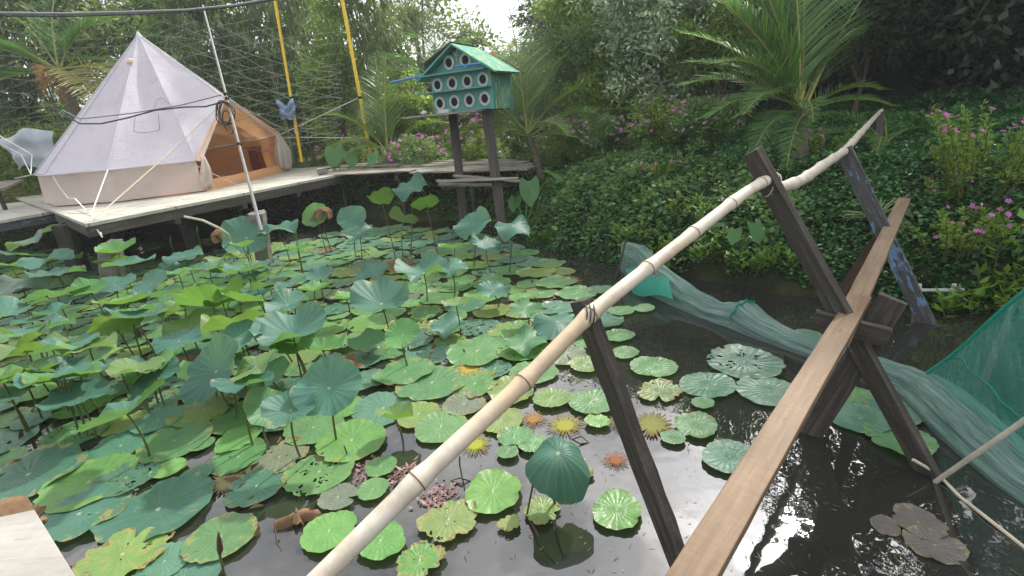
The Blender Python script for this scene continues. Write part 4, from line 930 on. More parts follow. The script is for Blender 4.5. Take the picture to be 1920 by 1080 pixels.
# ---------------------------------------------------------------- far treeline mass, then single trees
sets = []
for i in range(34):
    az = R_(-58+116*i/33+rs.uniform(-1.5, 1.5)); dd = rs.uniform(24, 30); x, y = dd*math.sin(az), dd*math.cos(az)
    hh = rs.uniform(3.2, 5.2) + (2.5 if az > R_(22) else 0)
    C, st = clumps(rs, (x, y, hh*.5), (3.0, 2.2, hh*.55), 26, 60, 1.1, .42, .22, .3, .3); sets.append(st)
tag(leaf_obj('distant_woods', sets, M['lf_back']), 'far-off mass of trees closing the view behind the garden', kind='stuff')
TREES = [ # label, px, dist, height, radii, mat, ncl, per, cr, L, W
 ('broad dark tree behind the left side of the tent', 60, 22.5, 7.6, (3.2,2.2,2.8), 'lf_back', 70, 170, .75, .22, .09),
 ('dense tree rising behind the tent peak', 270, 21, 5.6, (2.6,2.0,2.6), 'lf_back', 60, 170, .7, .22, .09),
 ('leafy tree right behind the tent ridge and leaning pole', 400, 19.5, 5.4, (2.5,1.6,2.2), 'lf_shrub', 60, 170, .65, .20, .09),
 ('dark bushy tree between the two yellow poles', 600, 19.5, 5.4, (2.2,1.6,2.3), 'lf_back', 60, 160, .6, .18, .08),
 ('hazy tree behind the bird house roof', 800, 20, 5.0, (2.4,1.6,2.2), 'lf_back', 50, 150, .7, .2, .09),
 ('rounded tree far behind the middle palm', 1075, 22, 5.6, (1.8,1.6,2.2), 'lf_dark', 50, 150, .6, .2, .09),
 ('tree with pale leaves right of the middle palm', 1190, 13.5, 4.6, (1.9,1.3,2.0), 'lf_silver', 70, 180, .5, .13, .06),
 ('dark tall tree behind the big right palm', 1400, 15, 5.8, (2.2,1.6,2.6), 'lf_back', 80, 180, .65, .17, .08),
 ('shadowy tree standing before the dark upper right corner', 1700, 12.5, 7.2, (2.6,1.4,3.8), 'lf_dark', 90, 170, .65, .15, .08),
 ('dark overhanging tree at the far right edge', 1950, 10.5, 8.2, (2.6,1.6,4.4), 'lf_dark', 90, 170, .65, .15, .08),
]
for i, (lb, px, dist, h, rad, mt, ncl, per, cr_, L, Wl) in enumerate(TREES):
    p = azpos(px, dist); make_tree('broadleaf_tree', lb, 'tree', p, h, rad, M[mt], 100+i, ncl, per, cr_, L, Wl, .14, group='trees behind the garden')
# bamboo grove with thin drooping leaves (upper left)
def bamboo_clump(label, px, dist, h, seed, n=9, spread=1.3):
    rs = np.random.RandomState(seed); p = azpos(px, dist); z0 = g1(p[0], p[1]); t = thing('bamboo_clump', label, 'bamboo', (p[0], p[1], z0), 0, 'bamboo clumps behind the net')
    st = []
    for k in range(n):
        a = rs.uniform(0, 6.28); lean = rs.uniform(.3, 1)*spread; b0 = np.array([p[0]+.3*math.cos(a), p[1]+.3*math.sin(a), z0-.1]); P = []
        for u in np.linspace(0, 1, 10): P.append(b0+np.array([math.cos(a)*lean*u**2.2, math.sin(a)*lean*u**2.2, h*(u-.12*u**4)*rs.uniform(.98, 1.02)]))
        mb = MB(); mb.tube(P, [.035*(1-.75*u) for u in np.linspace(0, 1, 10)], 6); mb.build('cane', M['bamboo_green'], t)
        P = np.array(P); m = 900; u = .35+.65*rs.rand(m)**.8; i = np.minimum((u*9).astype(int), 8); f = u*9-i; Q = P[i]*(1-f)[:,None]+P[i+1]*f[:,None]
        nb = 22; br = rs.normal(size=(nb, 3)); br[:,2] = -.35-.5*rs.rand(nb); ib = (u*nb).astype(int) % nb
        rr = rs.rand(m)*.9; Q = Q + br[ib]*rr[:,None]*np.array([.8,.8,.6]); D = br[ib]*.3+rs.normal(size=(m,3))*.3; D[:,2] -= .8
        st.append((Q, D, rs.normal(size=(m, 3)), .24*(.6+.7*rs.rand(m)), .032*np.ones(m), np.clip(.5+.2*rs.normal(size=m), 0, 1)))
    leaf_obj('foliage', st, M['lf_back'], t)
for lb, px, dist, h, sd_ in (('tall feathery bamboo clump behind the tent ridge', 430, 17.5, 7.4, 1), ('feathery bamboo clump above the thinner yellow pole', 560, 17, 7.6, 2), ('bamboo clump drooping between yellow pole and bird house', 730, 16, 7.0, 3), ('bamboo clump arching in at the top left corner', 140, 21, 8, 4)):
    bamboo_clump(lb, px, dist, h, sd_)
# bright vine-covered shrub columns and hedge shrubs
SHR = [
 ('bright green vine shrub climbing beside the nearer yellow pole', 640, 15.4, 4.0, (.85,.6,1.9), 'lf_bright', 60, 150, .34, .10, .055, 'bush'),
 ('bright leafy bush at the foot of the yellow poles', 772, 13.6, 1.7, (.8,.6,.8), 'lf_bright', 40, 150, .3, .09, .05, 'bush'),
 ('lit yellow green bush between the tent and thinner yellow pole', 470, 18.0, 3.0, (1.0,.8,1.0), 'lf_bright', 36, 130, .36, .11, .055, 'bush'),
 ('dark bush behind the gathered tent flap', 575, 17.5, 2.6, (1.1,.8,1.1), 'lf_shrub', 50, 150, .38, .11, .055, 'bush'),
 ('tall pale green shrub right of the bird house', 1115, 11.2, 3.2, (1.0,.8,1.35), 'lf_bright', 70, 150, .36, .09, .045, 'shrub'),
 ('silvery leaved shrub left of the large palm', 1240, 9.8, 3.05, (1.05,.7,1.35), 'lf_silver', 90, 170, .32, .095, .042, 'shrub'),
 ('dark green shrub under the silvery one', 1130, 10.6, 2.3, (1.1,.6,.8), 'lf_shrub', 60, 150, .32, .08, .04, 'shrub'),
 ('thin leaved shrub directly behind the large palm', 1390, 10.6, 3.0, (1.0,.7,1.4), 'lf_shrub', 70, 150, .34, .09, .045, 'shrub'),
 ('yellow green shrub behind the garden row left of the large palm', 1330, 9.6, 2.2, (.7,.5,.75), 'lf_bright', 40, 130, .3, .085, .04, 'shrub'),
 ('lit shrub low between the middle palm and silvery shrub', 1165, 10.0, 1.7, (.8,.5,.55), 'lf_bright', 40, 130, .3, .085, .04, 'shrub'),
 ('shaded shrub right of the large palm', 1590, 10.2, 2.5, (1.0,.6,.9), 'lf_dark', 60, 140, .34, .09, .045, 'shrub'),
 ('low green bush against the left edge behind the grass', 15, 23, 2.6, (1.2,.8,.9), 'lf_shrub', 50, 130, .4, .12, .06, 'bush'),
 ('small sunlit bush at the far end of the grass', 70, 18.5, 1.9, (1.6,.7,.8), 'lf_bright', 40, 130, .4, .12, .06, 'bush'),
]
for i, (lb, px, dist, h, rad, mt, ncl, per, cr_, L, Wl, ct) in enumerate(SHR):
    make_tree('garden_shrub', lb, ct, azpos(px, dist), h, rad, M[mt], 200+i, ncl, per, cr_, L, Wl, .04, .15, group='leafy shrubs in the garden', hollow=.35)
# flowering bushes
def blossoms(parent, pts, r, mat, seed, name='blossoms'):
    rs = np.random.RandomState(seed); vs = []; fs = []
    for p in pts:
        ax = unit((np.array([[0, -.5, .75]])+rs.normal(size=(1, 3))*.35))[0]; x = np.cross(ax, [1, .2, .1]); x /= np.linalg.norm(x); y = np.cross(ax, x); s_ = r*rs.uniform(.7, 1.25); ph = rs.uniform(0, 6)
        for k in range(5):
            a0 = ph+k*1.2566; e = lambda a, q, h: tuple(p+(x*math.cos(a)+y*math.sin(a))*q*s_+ax*h*s_)
            b = len(vs); vs += [e(a0, .05, 0), e(a0-.52, .72, .12), e(a0-.2, 1.0, .05), e(a0+.2, 1.0, .05), e(a0+.52, .72, .12)]; fs.append([b, b+1, b+2, b+3, b+4])
    mb = MB(); mb.add(vs, fs); return mb.build(name, mat, parent)
def flower_bush(label, xy, h, rad, seed, nf, fr=.03, mat='lf_shrub', petal='petal', ncl=34, per=110, L=.06, Wl=.028, upper=.15, group='pink flowering bushes'):
    rs = np.random.RandomState(seed); x, y = float(xy[0]), float(xy[1]); z0 = g1(x, y); t = thing('flowering_bush', label, 'flowering bush', (x, y, z0), 0, group)
    c = (x, y, z0+h*.5); C, st = clumps(rs, c, rad, ncl, per, .16, L, Wl, -.1, .25, up=.25); leaf_obj('foliage', [st], M[mat], t)
    u = unit(rs.normal(size=(nf*3, 3))); u[:,2] = np.abs(u[:,2])*1.1-upper; u = u[u[:,1] < .5][:nf]
    P = np.array(c)+u*np.array(rad)*(.85+.3*rs.rand(len(u)))[:,None]; blossoms(t, P, fr, M[petal], seed)
    mb = MB()
    for k in range(7): q = C[k]; mb.tube([(x+.04*math.cos(k), y+.04*math.sin(k), z0-.05), ((x+q[0])/2+.02, (y+q[1])/2, (z0+q[2])/2), q], [.010, .007, .004], 5)
    mb.build('stems', M['tree_bark'], t); return t
FB = [('pink flowered bush behind the foot of the yellow pole', 640, 14.9, .95, (.8,.45,.42), 60, .036, 'petal2'),
 ('pink flowered bush left of the bird house posts', 775, 11.8, 1.05, (.65,.4,.48), 55, .036, 'petal'),
 ('magenta flowered bush seen between the bird house posts', 882, 11.2, 1.1, (.55,.4,.52), 60, .036, 'petal'),
 ('pale pink flowered bush just right of the bird house posts', 975, 10.8, 1.0, (.5,.4,.46), 45, .032, 'petal2'),
 ('sparse mauve flowered bush at the foot of the middle palm', 1065, 9.6, .95, (.55,.4,.45), 55, .028, 'petal2'),
 ('tangled mauve flowered bush right of the middle palm trunk', 1130, 9.1, .8, (.5,.4,.38), 45, .026, 'petal2'),
 ('pink flowered bush before the silvery shrub', 1235, 8.7, .85, (.55,.4,.4), 50, .026, 'petal'),
 ('pink flowered bush left of the large palm', 1320, 8.3, .85, (.5,.35,.4), 45, .026, 'petal2')]
for i, (lb, px, dist, h, rad, nf, fr, pt_) in enumerate(FB): flower_bush(lb, azpos(px, dist), h, rad, 300+i, nf, fr, 'lf_shrub' if i % 2 else 'lf_bright', pt_)
# near right periwinkle bushes: individual stems carrying leaves and flowers
def periwinkle(label, px, py, dist, h, spread, ns, seed, fpx=None):
    rs = np.random.RandomState(seed); p = azpos(px, dist, py); x, y = p[0], p[1]; z0 = g1(x, y); t = thing('periwinkle_bush', label, 'flowering bush', (x, y, z0), 0, 'periwinkle bushes on the right bank'); tips = []; st = MB(); sets = []
    for k in range(ns):
        a = rs.uniform(0, 6.28); r0 = rs.rand()**.5*spread*.5; b0 = np.array([x+r0*math.cos(a), y+r0*math.sin(a)*.6, z0]); hh = h*rs.uniform(.55, 1.1); b1 = b0+np.array([math.cos(a)*spread*rs.uniform(.1, .8), math.sin(a)*spread*.4, hh]); mid = (b0+b1)/2+[0,0,.06]
        P = [b0, mid, b1]; st.tube(P, [.006,.005,.003], 4); tips.append(b1)
        m = 34; u = .2+.8*rs.rand(m); Q = np.where((u < .5)[:,None], b0+(mid-b0)*(u*2)[:,None], mid+(b1-mid)*((u-.5)*2)[:,None])
        D = rs.normal(size=(m, 3)); D[:,2] = np.abs(D[:,2])*.5+.25; sets.append((Q, D, rs.normal(size=(m, 3)), .062*(.6+.6*rs.rand(m)), .026*(.7+.5*rs.rand(m)), np.clip(.55+.2*rs.normal(size=m), 0, 1)))
    leaf_obj('foliage', sets, M['lf_bright'], t); st.build('stems', M['stem'], t)
    bl = []
    for q in tips:
        for j in range(rs.randint(0, 3)): bl.append(q+rs.normal(size=3)*[.035,.035,.02]+[0,0,.02])
    blossoms(t, bl, .022, M['petal'], seed)
periwinkle('large periwinkle bush covered in magenta pink flowers on the right bank', 1855, 300, 6.4, .75, .62, 44, 1)
periwinkle('low periwinkle sprawling with a few flowers below the large bush', 1820, 345, 5.75, .36, .45, 24, 2)
periwinkle('small periwinkle with pink flowers left of the large bush', 1775, 320, 6.3, .25, .2, 9, 3)
periwinkle('little periwinkle flowering beside the large palm trunk', 1540, 285, 7.4, .32, .35, 14, 4)
periwinkle('little periwinkle with mauve flowers below the garden row', 1245, 310, 7.6, .25, .5, 18, 5)
# bougainvillea sprays high up
p = atd(1128, 72, 13); t = thing('bougainvillea', 'crimson bougainvillea spray high above the garden shrubs', 'flowering bush', (p[0], p[1], g1(p[0], p[1])), 0); C, st = clumps(rs, p, (.7,.5,.35), 20, 60, .2, .09, .05); leaf_obj('foliage', [st], M['lf_bright'], t)
blossoms(t, p+rs.normal(size=(34, 3))*[.10,.1,.09]+[.0,-.5,0], .05, M['petal_red'], 4); mb = MB(); mb.tube([(p[0], p[1], g1(p[0], p[1])-.1), (p[0]+.3, p[1], 2.5), p], [.03,.025,.01], 6); mb.build('stem', M['tree_bark'], t)
p = atd(923, 104, 11.5); t = thing('bougainvillea', 'small red flower cluster behind the bird house roof', 'flowering bush', (p[0], p[1], g1(p[0], p[1])), 0); blossoms(t, p+rs.normal(size=(30, 3))*[.10,.1,.06], .05, M['petal_red'], 5); C, st = clumps(rs, p-[0,0,.2], (.4,.4,.3), 14, 50, .2, .09, .05); leaf_obj('foliage', [st], M['lf_shrub'], t)
mb = MB(); mb.tube([(p[0], p[1], g1(p[0], p[1])-.1), (p[0]+.1, p[1], 2.0), p], [.03,.02,.01], 6); mb.build('stem', M['tree_bark'], t)
# dark ivy-hung wall at upper right
wallt = thing('garden_wall', 'tall dark stained wall hung with ivy at the upper right', 'wall', (6.5, 9.6, 1.2))
wa, wb_ = np.array([5.0, 11.6]), np.array([12.5, 6.0]); mb = MB(); dn = (wb_-wa)/np.linalg.norm(wb_-wa); nn = np.array([-dn[1], dn[0]])
vs = [(*(wa), .8), (*(wb_), .8), (*(wb_+nn*.2), .8), (*(wa+nn*.2), .8)]; mb.add(vs+[(a, b, 5.6) for a, b, c in vs], [(3,2,1,0),(4,5,6,7),(0,1,5,4),(1,2,6,5),(2,3,7,6),(3,0,4,7)])
M['wall'] = plain_mat('stained_wall', (.050,.062,.055), .9, .15, .7, 1.6, .5); mb.build('masonry', M['wall'], wallt)
m = 26000; u = rs.rand(m); zz = rs.rand(m); keep = (np.sin(u*31+2*np.sin(zz*5))+np.sin(u*67+3)*.6+.9*rs.rand(m)-.35*np.sin(zz*3) > .25); u, zz = u[keep], zz[keep]; m = len(u)
Q = np.stack([wa[0]+(wb_-wa)[0]*u-nn[0]*(.04+.25*rs.rand(m)), wa[1]+(wb_-wa)[1]*u-nn[1]*(.04+.25*rs.rand(m)), .9+4.7*zz], 1); D = rs.normal(size=(m, 3)); D[:,2] = -np.abs(D[:,2])-.3
leaf_obj('ivy', [(Q, D, rs.normal(size=(m, 3)), .10*(.6+.7*rs.rand(m)), .075*(.6+.7*rs.rand(m)), np.clip(.45+.2*rs.normal(size=m), 0, 1))], M['lf_dark'], wallt)

# ---------------------------------------------------------------- palms
def pz(px, py, dist): return azpos(px, dist, py)
p = pz(1505, 300, 7.3)
palm('large young coconut palm with tall feathery fronds on the right bank', p, .64, [
 (200, 48, 1.5, 62), (215, 30, 1.35, 75), (140, 66, 2.0, 34), (35, 50, 1.7, 42), (190, 34, 1.7, 50), 
 (105, 84, 2.1, 14), (70, 74, 2.3, 18), (45, 66, 2.3, 20), (25, 60, 2.1, 26), (150, 76, 2.1, 22), (172, 62, 1.9, 32), (183, 44, 1.6, 46), (195, 24, 1.4, 60), (215, 4, 1.15, 70), (-14, 18, .95, 50), (8, 30, 1.1, 55), (250, 35, .8, 110), (92, 66, 2.4, 22), (232, -6, 1.05, 65), (125, 70, 2.2, 24), (160, 52, 1.8, 40)], 3, .062, lean=(-.08, -.03))
p = pz(1013, 300, 9.2)
palm('young coconut palm right of the bird house', p, .85, [
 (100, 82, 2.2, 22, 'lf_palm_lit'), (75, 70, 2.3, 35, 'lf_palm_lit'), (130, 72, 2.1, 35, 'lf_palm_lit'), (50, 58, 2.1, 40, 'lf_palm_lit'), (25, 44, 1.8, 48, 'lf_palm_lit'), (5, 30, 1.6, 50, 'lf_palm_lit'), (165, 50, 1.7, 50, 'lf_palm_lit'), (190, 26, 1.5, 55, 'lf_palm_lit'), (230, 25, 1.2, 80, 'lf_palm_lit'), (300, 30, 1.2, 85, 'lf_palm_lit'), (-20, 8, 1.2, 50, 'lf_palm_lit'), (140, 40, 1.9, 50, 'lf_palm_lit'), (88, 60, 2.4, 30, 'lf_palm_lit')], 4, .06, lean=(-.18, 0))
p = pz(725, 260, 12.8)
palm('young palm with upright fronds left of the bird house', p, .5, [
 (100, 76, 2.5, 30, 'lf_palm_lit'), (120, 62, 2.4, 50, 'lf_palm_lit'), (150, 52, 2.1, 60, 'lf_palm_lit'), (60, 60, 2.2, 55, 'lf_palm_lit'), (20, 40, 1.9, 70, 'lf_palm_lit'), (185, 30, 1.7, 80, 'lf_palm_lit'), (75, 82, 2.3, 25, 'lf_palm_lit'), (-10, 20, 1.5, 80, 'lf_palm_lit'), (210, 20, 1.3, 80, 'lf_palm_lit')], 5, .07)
p = pz(835, 250, 14.5)
palm('palm with arching fronds behind the bird house', p, 1.6, [
 (110, 60, 2.8, 70), (150, 45, 2.6, 80), (70, 55, 2.6, 75), (30, 40, 2.4, 85), (180, 30, 2.3, 90), (0, 25, 2.2, 80), (210, 15, 1.8, 70), (90, 80, 2.4, 35)], 6, .10)
p = pz(1290, 230, 13)
palm('tall hazy palm with long arching fronds behind the silvery shrub', p, 3.0, [
 (180, 35, 3.2, 75), (150, 50, 3.0, 75), (200, 12, 2.8, 60), (90, 60, 2.8, 70), (40, 40, 2.8, 85), (0, 25, 2.6, 80), (230, 10, 2.2, 80), (120, 75, 2.6, 40), (320, 20, 2.0, 90)], 7, .12)
p = pz(100, 100, 16.6)
palm('coconut palm left of the tent with yellowing drooping frond', p, 3.75, [
 (150, 60, 2.6, 60), (100, 75, 2.6, 50), (60, 62, 2.4, 60), (185, 35, 2.6, 70), (25, 58, 2.0, 60), (345, 2, 3.0, 66, 'lf_palm_dry'), (322, -8, 2.7, 60, 'lf_palm_dry'), (210, 5, 2.0, 70), (300, -30, 1.0, 50, 'lf_dead'), (270, -15, .9, 60, 'lf_dead'), (280, 20, 1.0, 90, 'lf_dead'), (200, 40, 2.4, 60), (5, 20, 1.6, 60)], 8, .12)
p = pz(1660, 250, 7.9)
palm('low dark seedling palm just right of the large palm', p, .12, [(120, 40, 1.0, 50), (170, 28, 1.0, 60), (200, 22, .9, 60), (60, 40, .9, 60), (20, 30, .8, 70), (230, 20, .8, 70)], 9, .04)
# tall palm out at the right whose crown is mirrored in the water
palm('very tall coconut palm beyond the right edge', (9.2, 8.0), 8.4, [(a, e, 3.0, 80) for a, e in ((0, 30), (50, 40), (100, 50), (150, 35), (190, 25), (230, 20), (270, 30), (320, 15), (170, 70))], 12, .16, lean=(-1.2, -.9))
# spider plants, taro, weeds
def rosette_plant(name, label, cat, xy, n, L, w, mat, seed, group=None, el=(25, 75), droop=1.3):
    rs = random.Random(seed); x, y = float(xy[0]), float(xy[1]); z0 = g1(x, y); V = []; Fq = []; va = []
    for k in range(n):
        a = rs.uniform(0, 6.28); e = R_(rs.uniform(*el)); p = np.array([x, y, z0+.02]); l = L*rs.uniform(.6, 1.1); v0 = rs.uniform(.2, 1)
        sd_ = np.array([-math.sin(a), math.cos(a), 0]); m = 6
        for j in range(m+1):
            ww = w*math.sin(math.pi*min(.98, .12+.88*j/m))**.7/2; V += [p-sd_*ww, p+sd_*ww]; va += [v0, min(1, v0+.25)]
            p = p+np.array([math.cos(a)*math.cos(e), math.sin(a)*math.cos(e), math.sin(e)])*l/m; e -= droop/m
            if j < m: b = len(V)-2; Fq.append((b, b+1, b+3, b+2))
    o = fast_mesh(name, np.array(V), np.array(Fq), M[mat], None, np.array(va), (x, y, z0)); return tag(o, label, cat, group)
rosette_plant('spider_plant', 'striped spider plant at the foot of the end post', 'plant', azpos(1655, 6.0, 330), 44, .42, .022, 'lf_stripe', 1)
rosette_plant('spider_plant', 'small tufted plant below the garden row near the middle palm', 'plant', azpos(1150, 7.2, 330), 26, .25, .018, 'lf_shrub', 2)
def taro(label, base, leaves, seed):
    t = thing('taro_plant', label, 'taro', base, 0, 'taro plants')
    for k, (px, py, tt_, w, tilt, az) in enumerate(leaves):
        c = atd(px, py, tt_); n = 18; mb = MB(); vs = [(0, 0, 0)]; fs = []
        for i in range(n+1):
            a_ = 2*math.pi*i/n; r = w*(.5+.12*math.cos(a_)**2)*(1 if abs(a_-math.pi) > .35 else .45); q = 1.25 if abs(a_) < .3 or abs(a_-2*math.pi) < .3 else 1
            vs.append((r*math.cos(a_)*1.15*q, r*math.sin(a_)*.85, .05*w*math.sin(3*a_)-.25*w*abs(math.sin(a_))*0+.10*w*abs(math.sin(a_))))
        for i in range(1, n+1): fs.append((0, i, i+1))
        Rm = Matrix.Rotation(R_(az), 4, 'Z') @ Matrix.Rotation(R_(tilt), 4, 'Y'); vs = [tuple(Rm @ Vector(v)+Vector(c.tolist())) for v in vs]
        mb.add(vs, fs, 0, True); mb.build('leaf', M['taro'], t)
        mb = MB(); b = np.array(base, float); mb.tube([b, (b+c)/2+[0,0,.08], c], [.012,.010,.006], 6); mb.build('stalk', M['taro'], t)
b_ = onz(985, 425, .25)
taro('broad leaved taro beside the bird house shelf', b_, [(993, 352, 7.7, .36, 62, -95), (1030, 326, 7.7, .30, 30, -20), (966, 378, 7.9, .24, 45, -110)], 1)
b_ = atd(1385, 445, 5.2); taro('small taro low on the creeper bank behind the rail', (b_[0], b_[1]+.1, g1(b_[0], b_[1]+.1)), [(1415, 428, 5.2, .20, 60, -80), (1378, 438, 5.2, .16, 50, -130)], 2)
b_ = atd(640, 300, 11.6); taro('taro with big leaves at the foot of the yellow pole', (b_[0], b_[1], g1(b_[0], b_[1])), [(628, 288, 11.6, .5, 60, -95), (655, 292, 11.6, .4, 55, -60), (700, 294, 11.2, .3, 55, -100)], 3)
def weed(label, x, y, h, n, seed, L=.13, W_=.055, nst=7, group='leafy weeds along the waterline', mat='lf_weed'):
    rs = np.random.RandomState(seed); z0 = max(g1(x, y), -.03); t = thing('waterside_weed', label, 'weed', (x, y, z0), 0, group); st = MB(); sets = []
    for k in range(nst):
        a = rs.uniform(0, 6.28); b0 = np.array([x+rs.uniform(-.22, .22), y+rs.uniform(-.12, .12), z0]); b1 = b0+np.array([math.cos(a)*.08, math.sin(a)*.08-.04, h*rs.uniform(.5, 1.1)]); st.tube([b0, b1], [.005,.003], 4)
        u = np.linspace(.25, 1, n); D = rs.normal(size=(n, 3)); D[:,2] = .25+.5*rs.rand(n); S = np.cross(D, [0, 0, 1.0])
        sets.append((b0+(b1-b0)*u[:,None], D, S, L*(.6+.6*rs.rand(n)), W_*(.7+.5*rs.rand(n)), np.clip(.5+.25*rs.normal(size=n), 0, 1)))
    leaf_obj('foliage', sets, M[mat], t, mid=.4); st.build('stems', M['stem'], t)
wlab = ['yellow green weeds at the water edge by the left end of the green net', 'bright broad leaved weeds on the bank behind the bamboo rail', 'weed clump at the waterline below the creeper bank', 'light green weed clump left of the middle trestle', 'bright weeds at the foot of the bank beside the trestle post', 'weeds reaching over the dark water left of the crossed trestle']
wpos = [(1195, 478), (1260, 492), (1330, 505), (1400, 515), (1450, 525), (1290, 470)]
for k, (lb, (px, py)) in enumerate(zip(wlab, wpos)):
    q = onz(px, py, .08); weed(lb, q[0], q[1], .26, 8, 40+k, .10, .042, 12)
for k, (lb, px, py, z, h) in enumerate((('bright weeds at the right edge under the green net sheet', 1860, 560, .1, .35), ('broad leaved weed at the right edge of the bank', 1905, 500, .3, .5), ('low weeds above the small white jetty', 1800, 575, .05, .25), ('small weed clump near the birdhouse post on the bank edge', 1010, 440, .15, .25), ('weeds on the bank below the spider plant', 1330, 400, .6, .22), ('yellow green weeds low on the bank between the rail and net', 1230, 430, .5, .2))):
    q = onz(px, py, z); weed(lb, q[0], q[1], h, 7, 60+k, .12, .05, 9)

m = 240; rw = np.random.RandomState(6); x = rw.uniform(.8, 9, 900); y = rw.uniform(2.2, 9, 900); dd = sdist(x, y); k_ = (dd > .15) & (dd < 2.6); x, y = x[k_][:m], y[k_][:m]; m = len(x)
Q = np.stack([x, y, gh(x, y)+.10+.04*rw.rand(m)], 1); D = rw.normal(size=(m, 3)); D[:,2] *= .3
M['lf_white'] = leaf_mat('white_petal', (.45,.48,.40), (.6,.62,.55), (.75,.75,.68), .2, (.7,.7,.6)); tag(leaf_obj('small_blossoms', [(Q, D, rw.normal(size=(m, 3)), .030*(.5+rw.rand(m)), .022*(.5+rw.rand(m)), rw.rand(m))], M['lf_white']), 'tiny white blossoms dotted over the creeper bank', kind='stuff')
# small white jetty, twigs
q = onz(1760, 556, .12); jt = thing('white_jetty', 'little white stick jetty at the waterline right of the blue post', 'jetty', (q[0], q[1], 0))
a_, b_ = onz(1712, 544, .16), onz(1808, 543, .16); beam_obj('rail', a_, b_, .03, .02, M['white'], jt, seed=1, segs=3); 
for px in (1722, 1787): p = onz(px, 545, .15); mb = MB(); mb.tube([p-[0,0,.35], p+[0,0,.06]], .018, 6); mb.build('stake', M['white'], jt)
for nm, lb, pts_, r, mt in (
  ('stick', 'thin grey stick standing in the water at the left end of the green net', [onz(1152, 530, 0), atd(1163, 495, 5.6), atd(1174, 447, 5.55)], .011, 'dark_wood'),
  ('bamboo_pole', 'thin bamboo pole slanting out of the water at the right edge', [onz(1748, 908, -.02), atd(1840, 845, 2.28), atd(1945, 772, 2.1)], .0125, 'bamboo_grey'),
  ('stick', 'long yellow split cane lying in the water at lower right', [atd(1712, 862, 2.50), onz(1757, 888, .02), onz(1800, 932, .0), onz(1855, 975, .01), onz(1940, 1042, .0)], .0085, 'rope')):
    rope(nm, lb, pts_, r, mt, 'stick')
# ---------------------------------------------------------------- lotus pads floating on the pond
def pad_mesh(seed, notch=False, holes=0, ragged=0.0, lobes=0.03, curl=0.02):
    rs = random.Random(seed); NR, NS = 14, 84; vs = [(0, 0, .0)]; ph = [rs.uniform(0, 6.3) for _ in range(8)]
    def edge(a):
        e = 1+lobes*(math.sin(2*a+ph[0])+.6*math.sin(3*a+ph[1])+.4*math.sin(5*a+ph[2]))+.012*math.sin(21*a)+.01*math.sin(13*a+ph[3])
        for c in (ph[4], ph[4]+math.pi):   # two shallow indents of a lotus pad
            dd = abs((a-c+math.pi) % (2*math.pi)-math.pi); e -= .08*math.exp(-(dd/.09)**2)
        if notch: dd = abs((a-ph[5]+math.pi) % (2*math.pi)-math.pi); e -= .55*max(0, 1-dd/.16)
        if ragged:
            e -= ragged*max(0, math.sin(4*a+ph[6])*math.sin(9*a+ph[7]))*.9+ragged*.25*rs.random()
            dd = abs((a-ph[5]+math.pi) % (2*math.pi)-math.pi); e -= ragged*1.5*math.exp(-(dd/.22)**2)
        return e
    ed = [edge(2*math.pi*k/NS) for k in range(NS)]
    for i in range(1, NR+1):
        f = i/NR
        for k in range(NS):
            a = 2*math.pi*k/NS; r = f*ed[k]
            z = .008*math.sin(21*a)*f**4+curl*f**5*(1+math.sin(3*a+ph[1])+.7*math.sin(8*a+ph[2]))+.012*math.sin(2*a+ph[3])*f+.008*math.sin(r*9+ph[0])
            vs.append((r*math.cos(a), r*math.sin(a), z))
    kill = set()
    for _ in range(holes):
        i = rs.randint(3, NR-2); k = rs.randrange(NS); n = rs.choice((1, 2, 2, 3))
        for di in range(rs.choice((1, 1, 2))):
            for dk_ in range(n): kill.add((i+di, (k+dk_+rs.choice((0, 0, 1))) % NS))
    fs = [(0, 1+k, 1+(k+1) % NS) for k in range(NS)]
    for i in range(1, NR):
        for k in range(NS):
            if (i, k) in kill: continue
            a = 1+(i-1)*NS; b = 1+i*NS; fs.append((a+k, b+k, b+(k+1) % NS, a+(k+1) % NS))
    me = bpy.data.meshes.new('lotus_pad'); me.from_pydata(vs, [], fs); me.materials.append(M['pad'])
    me.polygons.foreach_set('use_smooth', [True]*len(fs)); me.update(); return me
PM = {'ok': [pad_mesh(i) for i in range(7)], 'wavy': [pad_mesh(10+i, lobes=.06, curl=.045) for i in range(4)],
      'holes': [pad_mesh(20+i, holes=26) for i in range(4)], 'notch': [pad_mesh(30+i, notch=True) for i in range(3)],
      'worn': [pad_mesh(40+i, ragged=.20, holes=5, lobes=.06) for i in range(5)]}
PC = {'green': (.105,.235,.085), 'bright': (.135,.30,.075), 'bluish': (.08,.19,.12), 'dark': (.05,.13,.09), 'yellow': (.18,.26,.07), 'grey': (.17,.20,.14)}
PCN = {'green': 'mid green', 'bright': 'bright green', 'bluish': 'bluish green', 'dark': 'dark blue green', 'yellow': 'yellowing', 'grey': 'faded grey green'}
PSN = {'ok': 'smooth rimmed', 'wavy': 'wavy edged', 'holes': 'hole-pecked', 'notch': 'split', 'worn': 'ragged brown-edged'}
